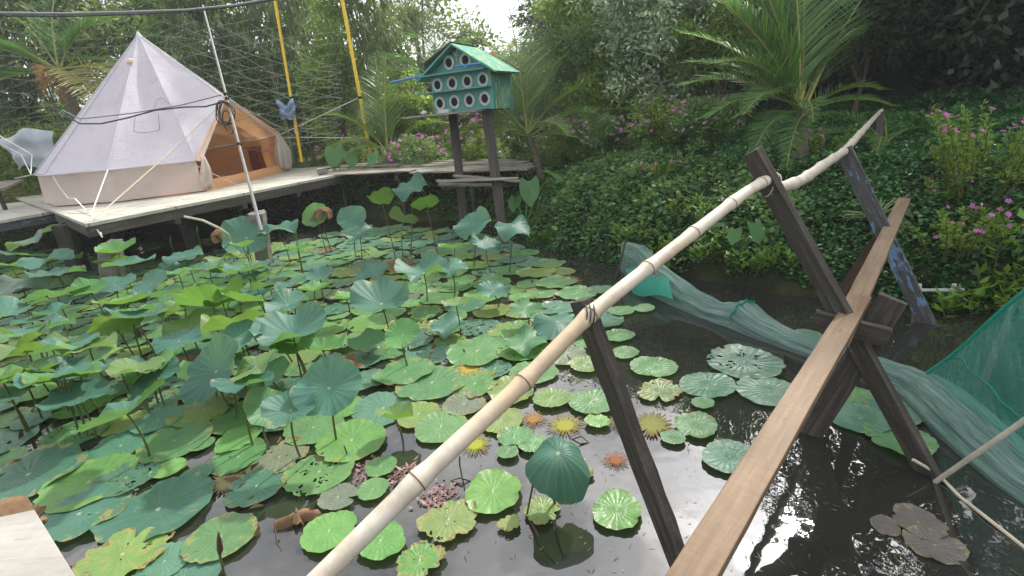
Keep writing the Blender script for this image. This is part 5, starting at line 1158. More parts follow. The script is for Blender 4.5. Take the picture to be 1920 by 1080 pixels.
LM = [(onz(x, y), n) for x, y, n in ((800, 890, 'the lower rail'), (1240, 900, 'the near post'), (900, 450, 'the bird house posts'), (215, 490, 'the corner pillar'), (480, 440, 'the leaning pole foot'), (60, 1010, 'the pale board'),
 (1390, 640, 'the net tube'), (1500, 800, 'the plank'), (620, 720, 'the matt facing leaf'), (40, 720, 'the left frame edge'), (1000, 640, 'the domed leaf'), (330, 850, 'the leaning leaf stalks'), (620, 450, 'the round facing leaves'), (1110, 800, 'the dying pads'),
 (300, 600, 'the lime underside leaves'), (560, 650, 'the blue bowl leaf'), (740, 500, 'the collapsed brown leaf'), (760, 640, 'the vivid round leaf'), (40, 580, 'the wide wavy leaf'), (420, 690, 'the dark blue leaf'), (250, 520, 'the leaf with yellow bud'), (900, 540, 'the far bed edge'), (520, 860, 'the brownish fading pad'), (160, 800, 'the tilted lower leaf'), (460, 520, 'the crinkled brown leaf'), (1040, 530, 'the brown rotting patch'))]
def near(p):
    q = min(LM, key=lambda q: (q[0][0]-p[0])**2+(q[0][1]-p[1])**2); dx, dy = p[0]-q[0][0], p[1]-q[0][1]
    w = ('right of' if dx > 0 else 'left of') if abs(dx) > abs(dy) else ('behind' if dy > 0 else 'in front of')
    return w+' '+q[1]
def sizeword(r): return 'small' if r < .115 else ('medium' if r < .175 else ('large' if r < .245 else 'very large'))
used = {}
rp_ = random.Random(77)
PADS = []
def add_pad(x, y, r, col, st, label=None, z=None, wear=None):
    me = rp_.choice(PM[st]); o = bpy.data.objects.new('lotus_pad', me); COL.objects.link(o)
    o.location = (float(x), float(y), z if z is not None else rp_.uniform(.006, .03)); o.scale = (r, r, r*.9)
    o.rotation_euler = (R_(rp_.gauss(0, 1.0)), R_(rp_.gauss(0, 1.0)), rp_.uniform(0, 6.3))
    c = PC[col]; j = rp_.uniform(.86, 1.15); a = wear if wear is not None else (.55 if st == 'worn' else rp_.choice((1, 1, 1, .9, .8)))
    o.color = (c[0]*j*rp_.uniform(.9, 1.12), c[1]*j, c[2]*j*rp_.uniform(.9, 1.1), a)
    lb = label or '%s %s %s lotus pad %s' % (sizeword(r), PCN[col], PSN[st], near((x, y)))
    tag(o, lb, 'lotus pad', 'lotus pads floating on the pond'); PADS.append((x, y, r)); return o
HAND = [(1225,690,84,'green','ok','green pad beside the near post at the top of its group'), (1237,735,82,'yellow','worn','brown rimmed pad directly below the topmost green pad by the near post'), (1327,724,98,'bluish','ok','smooth bluish pad between the near post and the pecked big pad'),
 (1395,681,132,'bluish','holes','biggest pecked pad left of the plank full of small black holes'), (1440,735,112,'bluish','ok','large bluish pad tucked against the left edge of the plank'), (1318,758,42,'green','ok','tiny round pad below the smooth bluish pad'),
 (1305,800,80,'green','wavy','rounded dark green pad right of the near post'), (1262,823,45,'green','ok','small pad touching the near post right side'), (1368,860,98,'bluish','ok','dark green pad partly hidden by the lower plank'),
 (1157,960,95,'bright','wavy','bright pad with a white droplet in open water left of the near post foot'), (925,925,112,'bright','wavy','bright green wavy pad alone in the centre of the open water'), (842,978,112,'yellow','worn','ragged yellow green pad left of the bright wavy pad'),
 (1018,960,74,'yellow','worn','half rotten oval pad right of the bright wavy pad'), (955,985,44,'yellow','worn','tiny pad below the bright wavy pad'), (618,1000,100,'bright','ok','bright pad just left of the near end of the bamboo rail'),
 (715,1018,94,'bright','wavy','bright pad just right of the near end of the bamboo rail'), (788,1056,92,'bright','worn','torn bright pad at the bottom edge right of the rail'), (965,822,62,'green','wavy','small oval pad under the brown dying rosette'), (952,851,42,'green','ok','tiny pad below the small oval pad'),
 (1000,836,56,'green','ok','pad half under the drooping leaf'), (827,803,98,'green','ok','smooth pad just left of the rail at its middle'), (870,760,80,'grey','ok','faded pad touching the rail left of centre'), (715,877,60,'green','ok','little pad in the dark gap left of the rail'), (700,920,60,'green','ok','round little pad below the gap pad'),
 (635,935,72,'grey','notch','dull grey curled pad left of the rail'), (1070,882,84,'yellow','worn','yellow pad half under the drooping leaf'), (1600,747,76,'green','notch','notched pad right of the plank at the top of its group'), (1612,788,98,'bluish','ok','flat pad right of the plank in the middle of its group'),
 (1672,775,92,'bluish','ok','pad behind the lower trestle leg'), (1685,826,110,'green','wavy','lowest pad right of the plank behind the trestle leg'), (1208,580,40,'green','ok','small pad just below the green net tip'), (1127,545,48,'bluish','ok','lone bluish pad left of the net stick'), (1514,632,52,'bluish','ok','small pad on the far side of the net tube'),
 (1165,585,50,'green','ok','pad beside the top of the near post'), (1160,632,58,'green','ok','pad behind the near post below its top'), (1172,664,50,'green','ok','pad peeking left of the topmost green pad'), (1098,686,62,'yellow','ok','yellowish pad between rail and near post'), (1035,750,70,'yellow','ok','pale pad right of the rail above the dying rosettes'), (1110,757,88,'green','ok','broad pad left of the near post above the tiny cupped pad'),
 (1120,793,46,'bright','wavy','tiny cupped bright pad left of the near post'), (940,790,84,'yellow','ok','yellowish pad right under the rail'), (1105,640,70,'green','ok','pad left of the near post top below the rail'),
 (415,1010,125,'green','ok','large pad with a spiky bud standing on it at lower left'), (310,1056,92,'bluish','ok','pad cut by the bottom edge left of the bud pad'), (298,958,182,'dark','wavy','huge dark pad in the lower left'), (482,915,110,'bluish','ok','bluish pad above the bud pad'), (600,888,128,'green','holes','big pad with dark holes along its edge left of the rail'),
 (525,860,110,'grey','worn','brownish fading pad left of the pad with holes'), (370,892,58,'bluish','ok','little bluish pad above the huge dark pad'), (378,836,46,'green','ok','tiny pad in the dark gap at lower left'), (448,826,82,'bright','wavy','curved bright pad under the standing leaves at lower left'),
 (150,968,160,'bluish','wavy','wide pad behind the pale board corner'), (232,1044,160,'yellow','worn','worn pad at the bottom edge right of the pale board'), (55,893,180,'dark','wavy','dark tilted pad above the pale board'), (168,908,160,'bright','ok','long bright pad above the wide one behind the board'), (238,900,112,'bluish','holes','pecked pad next to the long bright pad'),
 (318,882,62,'bright','ok','small lime pad at the foot of a standing leaf'), (330,830,130,'green','ok','large pad below the tilted standing leaf'), (660,830,130,'bright','ok','large bright pad left of the folded yellow rimmed leaf'), (760,700,110,'green','wavy','wide pad below the funnel leaf in the bed centre'),
 (810,720,130,'green','ok','large overlapping pad left of the rail in the bed centre'), (895,660,120,'green','wavy','broad pad behind the yellow dying leaf'), (1000,700,90,'green','ok','pad just below the rail at the bed edge')]
for i, (px, py, w, col, st, lb) in enumerate(HAND):
    q = onz(px, py, .01); r = w*dep(px, py)/F/2; add_pad(q[0], q[1], r, col, st, lb.replace(' pad', ' lotus pad', 1), .022+.0004*(i % 20))
BED = [onz(x, y)[:2] for x, y in ((-220,470),(60,470),(200,488),(300,492),(430,470),(560,452),(700,425),(850,432),(985,468),(1050,498),(1100,560),(1150,600),(1125,690),(1000,735),(850,770),(765,795),(670,868),(560,880),(500,955),(385,1110),(200,1200),(-100,1150),(-500,900))]
def inpoly(x, y, P):
    c = False; n = len(P)
    for i in range(n):
        a, b = P[i], P[(i+1) % n]
        if (a[1] > y) != (b[1] > y) and x < (b[0]-a[0])*(y-a[1])/(b[1]-a[1])+a[0]: c = not c
    return c
def project(p):
    v = np.array(p)-O_; d = v@_f; return 960+F*(v@_r)/d, 540-F*(v@_u)/d, d
bx0, bx1 = min(p[0] for p in BED), max(p[0] for p in BED); by0, by1 = min(p[1] for p in BED), max(p[1] for p in BED)
cnt = 0; RND = []
for rr_, tries, gap in ((.215, 9000, .72), (.175, 14000, .70), (.14, 9000, .71)):
    for _ in range(tries):
        x, y = rp_.uniform(bx0, bx1), rp_.uniform(by0, by1)
        if not inpoly(x, y, BED): continue
        r = rr_*rp_.uniform(.88, 1.12); px, py, d_ = project((x, y, 0))
        if px < -140 or py > 1200 or sdist(np.array([x]), np.array([y]))[0] > -.15: continue
        if any((x-a)**2+(y-b)**2 < ((r+c)*gap)**2 for a, b, c in PADS): continue
        st = rp_.choices(('ok', 'wavy', 'holes', 'notch', 'worn'), (40, 30, 11, 9, 10))[0]
        left = px < 560; col = rp_.choices(('green', 'bright', 'bluish', 'dark', 'yellow', 'grey'), (26, 10, 34, 14, 8, 8) if left else (40, 16, 20, 3, 14, 7))[0]
        cnt += 1; RND.append((x, y, r, col, st, d_)); PADS.append((x, y, r))
RND.sort(key=lambda a: -(a[2]/a[5]**1.5)); NT = 300-len(HAND)-5
for a in RND[:NT]: add_pad(*a[:5])
# the remaining smaller, farther pads of the crowded bed as one mass
M['pad_mass'] = (lambda b: (lambda c: b.end(b.prin(c, .4, .5, b.noise(b.obj(), 9, 4), .3, .01, .15, (.25,.45,.06))))(
    b.mix(b.ramp(b.math('ADD', b.noise(b.obj(), 7, 6, .7), 0), [(.62, 0), (.70, .8)]), b.mix(b.ramp(b.math('SINE', b.math('MULTIPLY', _attr(b, 'ang'), 21)), [(.85, 0), (1, .35)]), b.ramp(_attr(b, 'var'), [(.1, (.07,.16,.11)), (.4, (.085,.19,.12)), (.7, (.115,.235,.095)), (.9, (.18,.26,.08))]), (.28,.40,.2)), (.22,.19,.07))))(NB('crowded_pads'))
V_ = []; F_ = []; A_g = []; V_r = []
for (x, y, r, col, st, d_) in RND[NT:]:
    b0 = len(V_); n = 40; p1, p2 = rp_.uniform(0, 6), rp_.uniform(0, 6); z0 = rp_.uniform(.004, .026); va = rp_.random(); tx, ty = rp_.gauss(0, .02), rp_.gauss(0, .02); wv = rp_.uniform(.3, 1.4)
    V_.append((x, y, z0)); A_g.append(0); V_r.append(va)
    for f in (.35, .7, .88, 1):
        for k in range(n):
            a = 2*math.pi*k/n; rr = r*f*(1+.05*math.sin(2*a+p1)+.03*math.sin(3*a+p2)-.10*math.exp(-(((a-p1+math.pi) % (2*math.pi)-math.pi)/.12)**2)); X_, Y_ = rr*math.cos(a), rr*math.sin(a)
            V_.append((x+X_, y+Y_, z0+tx*X_+ty*Y_+wv*r*.04*f**4*(1+math.sin(3*a+p2)+.6*math.sin(8*a+p1)))); A_g.append(a); V_r.append(va)
    for k in range(n): F_.append((b0, b0, b0+1+k, b0+1+(k+1) % n))
    for j in range(3):
        for k in range(n): F_.append((b0+1+j*n+k, b0+1+j*n+n+k, b0+1+j*n+n+(k+1) % n, b0+1+j*n+(k+1) % n))
if V_:
    me = bpy.data.meshes.new('crowded_lotus_pads'); me.from_pydata(V_, [], [f if f[0] != f[1] else f[1:] for f in F_]); me.materials.append(M['pad_mass']); me.polygons.foreach_set('use_smooth', [True]*len(F_))
    for nm, vv in (('ang', A_g), ('var', V_r)): at = me.attributes.new(nm, 'FLOAT', 'POINT'); at.data.foreach_set('value', vv)
    me.update(); tag(link('crowded_lotus_pads', me), 'crowded smaller far pads filling the gaps of the lotus bed', kind='stuff')
print('random pads', len(RND), 'mass', len(RND)-NT)
# dead-leaf litter between pads
m = 2600; P = []
while len(P) < m:
    x, y = rp_.uniform(bx0, bx1), rp_.uniform(by0, by1)
    if inpoly(x, y, BED) and math.sin(x*3.1+1)*math.sin(y*2.7) > -.1: P.append((x, y, rp_.uniform(.0, .022)))
rs = np.random.RandomState(9); P = np.array(P); D = rs.normal(size=(m, 3)); D[:,2] *= .12; S = rs.normal(size=(m, 3)); S[:,2] *= .2
M['litter'] = leaf_mat('rotting_leaf_scraps', (.025,.016,.01), (.09,.055,.03), (.21,.14,.08), .1, (.3,.2,.1))
tag(leaf_obj('leaf_litter', [(P, D, S, .09*(.4+.9*rs.rand(m)), .045*(.4+.9*rs.rand(m)), rs.rand(m))], M['litter']), 'rotting scraps of leaves floating between the lotus pads', kind='stuff')
# floating twigs, seeds and straw on the open water
m = 420; q = np.array([onz(rs.uniform(860, 1920), rs.uniform(700, 1080), .004) for _ in range(m)]); D = rs.normal(size=(m, 3)); D[:,2] = 0; S = np.cross(D, [0,0,1.0])+[0,0,.1]
tag(leaf_obj('floating_debris', [(q, D, S, .05*(.2+1.0*rs.rand(m)**2), .004*np.ones(m), rs.rand(m))], M['litter']), 'thin straw and seed scraps floating on the open water', kind='stuff')

# decaying rosettes: pads rotted down to their ribs
def rosette(px, py, w, col, label, seed, wid=.5, n=44):
    rs = random.Random(seed); q = onz(px, py, .012); r = w*dep(px, py)/F/2; vs = []; fs = []; rd = []
    cr_ = .42
    vs.append((0, 0, .004)); rd.append(0)
    for k in range(n): a = 2*math.pi*k/n; vs.append((cr_*math.cos(a), cr_*math.sin(a), .003)); rd.append(cr_)
    for k in range(n): fs.append((0, 1+k, 1+(k+1) % n))
    for k in range(n):
        a = 2*math.pi*(k+.5)/n; L = rs.uniform(.74, 1.02); e = 2*math.pi/n*wid*.5; b = len(vs); bend = rs.uniform(-.12, .12)
        for f, ww in ((.38, 1.0), (.65, .9), (.85, .7), (1, .25)):
            rr = L*f if f > .4 else .38; aa = a+bend*f*f
            vs += [(rr*math.cos(aa-e*ww), rr*math.sin(aa-e*ww), .004+rs.uniform(0, .03)*f), (rr*math.cos(aa+e*ww), rr*math.sin(aa+e*ww), .004+rs.uniform(0, .03)*f)]; rd += [rr, rr]
        for j in range(3): fs.append((b+2*j, b+2*j+2, b+2*j+3, b+2*j+1))
    me = bpy.data.meshes.new('decaying_pad'); me.from_pydata(vs, [], fs); me.materials.append(M['rosette']); at = me.attributes.new('rad', 'FLOAT', 'POINT'); at.data.foreach_set('value', rd); me.update()
    o = link('decaying_pad', me, None, q); o.scale = (r, r, r); o.color = (col[0]*.75, col[1]*.72, col[2]*.8, 1); return tag(o, label, 'lotus pad', 'decaying lotus pads')
for i, a in enumerate(((1060,797,80,(.34,.34,.05),'bright yellow decaying lotus pad with frilled brown rim'), (892,833,68,(.36,.40,.04),'yellow decaying lotus pad half hidden under the bamboo rail'), (1000,785,56,(.34,.20,.06),'brown frayed decaying pad behind the bright yellow one'),
    (1155,862,54,(.30,.12,.05),'reddish brown ribbed remains of a pad left of the near post'), (1225,795,84,(.26,.28,.07),'greenish brown decaying pad right of the near post'), (425,902,80,(.30,.28,.12),'sunken brown pad with pale centre at lower left'), (1165,792,60,(.30,.24,.06),'browned decaying pad hidden behind the near post'),
    (1050,528,90,(.30,.22,.10),'brown decaying pad patch at the far right edge of the bed'), (1010,545,70,(.26,.18,.09),'reddish rotting pad behind the open water edge'), (1085,555,60,(.28,.24,.10),'small rotting pad near the lone bluish pad'), (470,1000,40,(.2,.12,.06),'small dark rotted pad above the bottom edge'),
   (600,470,60,(.28,.17,.07),'brown dead pad near the dark bank'), (880,690,70,(.42,.33,.05),'yellow orange dying leaf in the middle of the bed'))):
    rosette(*a, 500+i, wid=1.15 if i in (4, 5, 7, 8, 9, 11, 12) else .62)
M['scraps'] = leaf_mat('pink_rotted_scraps', (.10,.05,.045), (.22,.12,.11), (.30,.19,.17), .1, (.3,.2,.15))
for k, (px, py, w, lb) in enumerate(((760,888,60,'pinkish rotted pad scraps left of the lower rail'), (822,930,80,'pinkish rotted pad scraps right of the lower rail'), (1040,560,110,'brown rotting patch of leaf scraps at the far bed edge'), (690,880,50,'torn brown scraps in the dark gap left of the rail'))):
    q = onz(px, py, .008); r = w*dep(px, py)/F/2; rs = np.random.RandomState(900+k); m = 90; u = rs.normal(size=(m, 3))*[.5,.5,0]; P = q+u*r; P[:,2] = .006+.01*rs.rand(m); D = rs.normal(size=(m, 3)); D[:,2] *= .1; S = np.cross(D, [0,0,1.0])
    tag(leaf_obj('rotted_scraps', [(P, D, S, .05*(.3+rs.rand(m)), .018*(.4+.9*rs.rand(m)), rs.rand(m))], M['scraps'], None, q), lb, kind='stuff')
for px, py, w, lb in ((1752,1022,92,'pale sunken lotus pad just under the water at lower right'), (1722,978,84,'dark sunken lotus pad above the pale one at lower right'), (1660,985,50,'small sunken lotus pad left of the dark sunken one')):
    q = onz(px, py, .004); o = add_pad(q[0], q[1], w*dep(px, py)/F/2, 'grey', 'wavy', lb, .003); o.color = (.13,.105,.10,.9)
# small dead things in the bed
def dead_leaf(px, py, z, w, label, seed, h=.1, stalk=True):
    c = onz(px, py, z); r = w*dep(px, py, z)/F/2; rs = random.Random(seed); n = 9; vs = []; fs = []
    t = thing('withered_leaf', label, 'withered leaf', (c[0], c[1], 0), 0, 'withered lotus leaves'); ph = [rs.uniform(0, 6) for _ in range(4)]
    for i in range(n+1):
        for k in range(24):
            a = 2*math.pi*k/24; f = i/n; rr = r*f*(1+.35*math.sin(5*a+ph[0])*f+.2*math.sin(9*a+ph[1])*f)*(1-.25*f*math.cos(2*a+ph[2])); vs.append((c[0]+rr*math.cos(a), c[1]+rr*.7*math.sin(a), c[2]-h*f*f*(1+.8*math.sin(4*a+ph[3]))+.02*math.sin(11*a)*f))
    for i in range(n):
        for k in range(24): fs.append((i*24+k, i*24+(k+1) % 24, i*24+24+(k+1) % 24, i*24+24+k))
    mb = MB(); mb.add(vs, fs, 0, True); mb.build('blade', M['dead_leaf'], t)
    if stalk: mb = MB(); mb.tube([(c[0]+.05, c[1], -.1), (c[0]-.02, c[1]+.02, c[2]*.6), tuple(c)], .008, 6); mb.build('stalk', M['stem_brown'], t)
dead_leaf(425, 430, .55, 62, 'shrivelled brown leaf hanging in front of the platform shadow', 1, .12)
dead_leaf(730, 492, .12, 90, 'collapsed grey brown leaf in the far part of the bed', 2, .06)
dead_leaf(555, 962, .05, 64, 'dry orange brown frayed leaf at the lower left of the rail', 3, .05)
dead_leaf(630, 672, .12, 80, 'pale shrivelled leaf heap in the bed centre', 4, .08)
dead_leaf(370, 665, .08, 70, 'brown curled leaf among the pads on the left', 5, .05)
dead_leaf(600, 390, .75, 30, 'dark curled dead leaf behind the round lotus leaves', 6, .12)
dead_leaf(470, 400, .62, 34, 'small withered brown leaf beside the concrete pillar', 7, .10)
rope('dry_stalk', 'pale broken lotus stalk sticking up before the platform shadow', [onz(440, 490, 0), atd(428, 440, 7.0), atd(412, 428, 6.9), atd(380, 413, 6.8), atd(346, 406, 6.8)], .018, 'rope', 'stalk')

# ---------------------------------------------------------------- standing lotus leaves
def lotus_leaf(px, py, w, h, col='green', tilt=8, taz=270, cup=.16, wave=.08, droop=0, label='', seed=0, asp=1.0, group='standing lotus leaves', fold=0):
    rs = random.Random(seed*7+3); c = onz(px, py, h); d = dep(px, py, h); r = w*d/F/2; NR, NS = 12, 60; ph = [rs.uniform(0, 6.3) for _ in range(5)]; V = [(0, 0, 0)]; an = [0]; rd = [0]
    for i in range(1, NR+1):
        f = i/NR
        for k in range(NS):
            a = 2*math.pi*k/NS; e = 1+.05*math.sin(2*a+ph[0])+.035*math.sin(3*a+ph[1])+.02*math.sin(7*a+ph[3])-.06*math.exp(-(((a-ph[4]+math.pi) % (2*math.pi)-math.pi)/.12)**2)
            rr = r*f*e; z = r*(cup*(f**1.4)*1.3 + wave*1.25*f**2*math.sin(3*a+ph[1]) + wave*1.0*f**3*math.sin(5*a+ph[2]) + .035*f**4*math.sin(9*a+ph[3]) + .02*f**4*math.sin(21*a) - droop*f**2*1.1)
            if fold: z += r*fold*abs(math.cos(a+ph[0]))*f*1.2; rr *= 1-.30*fold*abs(math.cos(a+ph[0]))*f
            if droop: rr *= 1-.28*droop*f
            V.append((rr*math.cos(a), rr*math.sin(a)*asp, z)); an.append(a); rd.append(f)
    Fc = [(0, 1+k, 1+(k+1) % NS) for k in range(NS)]
    for i in range(1, NR):
        for k in range(NS): a, b = 1+(i-1)*NS, 1+i*NS; Fc.append((a+k, b+k, b+(k+1) % NS, a+(k+1) % NS))
    t = thing('lotus_leaf', label, 'lotus leaf', (c[0], c[1], 0), 0, group)
    me = bpy.data.meshes.new('leaf_blade'); me.from_pydata(V, [], Fc); me.materials.append(M['lotus']); me.polygons.foreach_set('use_smooth', [True]*len(Fc))
    for nm, vv in (('ang', an), ('rad', rd)): at = me.attributes.new(nm, 'FLOAT', 'POINT'); at.data.foreach_set('value', vv)
    me.update(); o = link('leaf_blade', me, t, (0, 0, h)); ax = Vector((-math.sin(R_(taz)), math.cos(R_(taz)), 0)); o.rotation_mode = 'QUATERNION'; o.rotation_quaternion = (Matrix.Rotation(R_(tilt), 3, ax) @ Matrix.Rotation(rs.uniform(0, 6.3), 3, 'Z')).to_quaternion()
    cl = PC[col]; j = rs.uniform(.85, 1.12); o.color = (cl[0]*j*.85, cl[1]*j*.95, cl[2]*j*1.15, 1)
    bx, by = rs.uniform(-.10, .10)*h*2, rs.uniform(-.10, .14)*h*2; ev = rs.uniform(-.04, .04)
    nrm = Matrix.Rotation(R_(tilt), 3, ax) @ Vector((0, 0, 1)); P = []
    for u in np.linspace(0, 1, 9): P.append((c[0]+bx*(1-u)**1.5+ev*math.sin(math.pi*u)-nrm.x*.10*math.sin(math.pi*u)*u, c[1]+by*(1-u)**1.5-nrm.y*.10*math.sin(math.pi*u)*u, -.12+(h+.118)*u))
    mb = MB(); mb.tube(P, [.0085-.003*u for u in np.linspace(0, 1, 9)], 7); mb.build('stalk', M['stem'], t); return t
LL = [ # px, py, width, height, colour, tilt, toward, cup, wave, label
 (593,405,50,.62,'bright',52,265,.18,.03,'round bright green leaf facing the camera before the boardwalk'), (660,410,54,.62,'bluish',48,280,.14,.03,'round bluish leaf facing the camera before the boardwalk'),
 (770,352,62,1.0,'bluish',28,255,.05,.18,'highest wavy pale leaf left of the bird house posts'), (716,378,54,.85,'bright',38,100,.20,.10,'folded leaf showing its lit underside below the highest leaf'), (798,382,58,.82,'bright',30,110,.06,.05,'thin edge-on leaf with lit underside by the bird house posts'),
 (755,417,58,.62,'grey',34,60,.20,.12,'grey folded leaf leaning over the far pads'), (672,436,70,.42,'bluish',8,270,.06,.10,'flat leaf just under the two round facing leaves'), (887,420,68,.62,'bluish',38,240,.05,.12,'blue green leaf tilted up just left of the bird house posts'), (962,423,72,.62,'bluish',16,290,-.12,.14,'umbrella-like leaf right of the bird house posts'),
 (912,458,58,.42,'bluish',26,330,.08,.08,'pale leaf tilted below the bird house posts'), (853,465,60,.30,'bright',12,90,.20,.05,'low leaf with lime underside left of the bird house posts'), (519,427,76,.60,'bluish',6,270,.04,.12,'wide pale leaf touching the concrete pillar'), (462,446,92,.52,'bluish',40,275,.14,.10,'large leaf facing the camera below the concrete pillar'),
 (455,462,44,.56,'bright',10,90,.30,.05,'small cupped lime leaf in front of the large facing leaf'), (70,441,100,.72,'grey',20,200,-.02,.10,'pale grey leaf in front of the left platform'), (45,478,95,.52,'dark',22,60,.06,.06,'dark green leaf under the pale grey one'), (90,487,82,.52,'bluish',8,270,.05,.10,'blue green leaf left of the corner pillar'),
 (22,498,70,.46,'bright',20,80,.10,.06,'lime leaf at the left edge below the platform'), (222,473,68,.62,'bright',6,270,.34,.06,'cupped leaf right in front of the corner pillar'), (243,496,84,.52,'bluish',5,90,.14,.06,'flat leaf directly below the cupped one at the corner pillar'), (345,481,68,.42,'bluish',8,270,.05,.08,'leaf under the dark middle of the platform'),
 (110,514,90,.46,'bluish',6,90,.10,.08,'long pale leaf left of the corner pillar foot'), (42,527,84,.46,'grey',14,300,-.10,.14,'crumpled pale leaf near the left edge'), (215,535,70,.40,'bluish',14,280,.08,.06,'blue leaf below the corner pillar'), (108,556,98,.42,'bluish',16,130,.14,.06,'sloping leaf with lime underside at left'),
 (170,548,60,.40,'bright',18,300,.22,.06,'small folded leaf beside the sloping one'), (283,532,66,.42,'bluish',28,255,.10,.04,'round leaf with a yellow bud beside it'), (20,584,118,.42,'bluish',8,90,.16,.12,'wide wavy leaf cut by the left edge'), (80,618,100,.38,'bluish',8,100,.14,.12,'wavy leaf below the wide one at left'),
 (335,514,52,.40,'bright',6,90,.20,.04,'small lime leaf behind the twin fold leaf'), (393,505,66,.42,'bluish',8,90,.14,.08,'leaf left of the far bed centre'), (465,507,82,.42,'bluish',6,90,.20,.06,'flat cupped leaf in the far bed'), (420,483,64,.42,'yellow',4,90,.06,.12,'crinkled brown rimmed leaf before the platform shadow'),
 (230,570,90,.38,'yellow',14,95,.18,.05,'leaf with glowing lime underside in the left bed'), (400,575,120,.42,'bright',34,120,.24,.10,'folded lime leaf with tall glowing underside'), (450,565,84,.46,'bright',30,60,.24,.06,'second fold of lime leaf rising behind the first'), (455,618,140,.42,'yellow',24,95,.20,.14,'large leaf seen from below with speckled lime underside'),
 (220,618,86,.36,'yellow',40,130,.16,.06,'steeply tilted lime leaf in the left bed'), (310,583,84,.36,'bluish',6,90,.18,.08,'pale leaf on a straight stalk in the left bed'), (540,572,80,.32,'bluish',12,300,.06,.10,'pale leaf right of the folded lime leaves'), (590,545,56,.32,'bright',6,90,.30,.05,'small funnel leaf in the far bed'),
 (558,470,52,.34,'bright',6,90,.30,.05,'lime funnel leaf right of the large facing leaf'), (600,520,60,.28,'bluish',8,270,.22,.06,'low leaf behind the small funnel leaf'), (700,508,70,.22,'bluish',6,280,.06,.14,'wavy leaf left of the collapsed brown leaf'), (550,628,138,.42,'bluish',6,265,.30,.10,'big blue green bowl leaf in the bed centre'), (605,655,86,.34,'bright',6,90,.26,.08,'leaf tucked under the big bowl leaf'),
 (405,697,138,.42,'dark',46,235,.16,.05,'dark blue leaf with its face turned to the right'), (617,728,124,.42,'bluish',36,270,.12,.06,'large matt leaf facing the camera left of the rail'), (545,770,100,.36,'bluish',12,285,.22,.06,'ribbed shallow funnel leaf at lower centre'), (500,768,88,.30,'green',40,330,.18,.06,'round leaf tilted behind the ribbed funnel leaf'),
 (238,776,150,.36,'bluish',24,165,.20,.06,'long leaf tilted up on a leaning stalk at lower left'), (120,655,112,.40,'bluish',10,90,.16,.08,'blue leaf in the left bed above the lime ones'), (55,664,116,.40,'yellow',12,90,.22,.10,'speckled lime leaf seen from below near the left edge'), (45,708,118,.38,'yellow',12,90,.26,.06,'dark lime leaf at the left edge with bent rim'),
 (150,703,94,.36,'bluish',8,90,.10,.06,'flat pale leaf in the lower left bed'), (148,746,122,.33,'bluish',4,90,.14,.05,'wide flat leaf on several stalks at lower left'), (15,740,80,.34,'bluish',6,90,.06,.06,'flat leaf cut by the left edge'), (60,603,60,.36,'bluish',6,90,.12,.06,'small flat leaf near the left edge'),
 (755,628,68,.30,'bright',30,262,.16,.03,'small neat round leaf with vivid centre in the bed middle'), (715,570,118,.34,'bluish',12,270,.30,.10,'large folded bowl leaf in the bed middle'), (795,512,100,.34,'bluish',5,270,.24,.16,'crinkled bowl leaf before the bird house posts'), (845,500,68,.38,'bluish',5,280,-.02,.10,'flat leaf behind the crinkled bowl'),
 (855,572,54,.32,'yellow',5,90,.22,.05,'small edge-on leaf on a tall straight stalk'), (1045,603,96,.16,'bluish',10,280,-.14,.10,'smooth domed leaf just left of the rail'), (742,786,70,.14,'yellow',14,80,.28,.10,'folded yellow rimmed leaf low beside the rail'), (1046,850,165,.34,'bluish',14,285,-.05,.08,'drooping ribbed leaf folded like an umbrella in the open water'),
 (985,640,80,.10,'green',6,270,.05,.12,'low wavy leaf at the right side of the bed'), (1110,592,70,.14,'bluish',8,270,.04,.08,'low leaf behind the rail above the near post'), (690,640,70,.14,'green',10,270,.08,.08,'low leaf left of the small neat leaf'), (925,545,64,.2,'bluish',8,275,.10,.10,'low leaf in the far right part of the bed'), (650,560,60,.26,'bright',8,90,.22,.06,'small cup leaf left of the large folded bowl'), (335,640,80,.3,'bluish',12,270,.08,.08,'leaf in the left bed behind the dark blue leaf'), (840,610,70,.12,'bluish',8,260,.05,.1,'low bluish leaf right of the small neat leaf'),
 (985,580,60,.18,'green',10,270,.1,.1,'low green leaf close behind the domed leaf'), (500,700,80,.28,'green',14,270,.1,.08,'green leaf between the dark blue and matt leaves'), (290,700,90,.28,'bluish',14,260,.08,.08,'bluish leaf left of the dark blue leaf')]
for i, a in enumerate(LL):
    lotus_leaf(*a[:9], droop=.6 if 'drooping' in a[9] else 0, label=a[9].replace(' leaf', ' lotus leaf', 1) if ' leaf' in a[9] else 'lotus leaf: '+a[9], seed=i, fold=.22 if ('folded' in a[9] and 'bowl' not in a[9]) else 0)
for k in range(44):
    px, py = rp_.uniform(-10, 560), rp_.uniform(480, 720)
    q = onz(px, py, .3); st_ = rp_.choice(('bright', 'bluish', 'bluish', 'dark', 'yellow')); w = rp_.uniform(62, 92)*(.75+.5*(py-480)/240); hh = rp_.uniform(.22, .48)
    lotus_leaf(px, py, w, hh, st_, rp_.uniform(4, 22), rp_.choice((90, 90, 120, 60, 270, 200)), rp_.uniform(.08, .26), rp_.uniform(.05, .13), label='%s standing lotus leaf, %s, %s' % (PCN[st_], 'small' if w < 70 else 'medium' if w < 95 else 'wide', near(q)), seed=200+k)
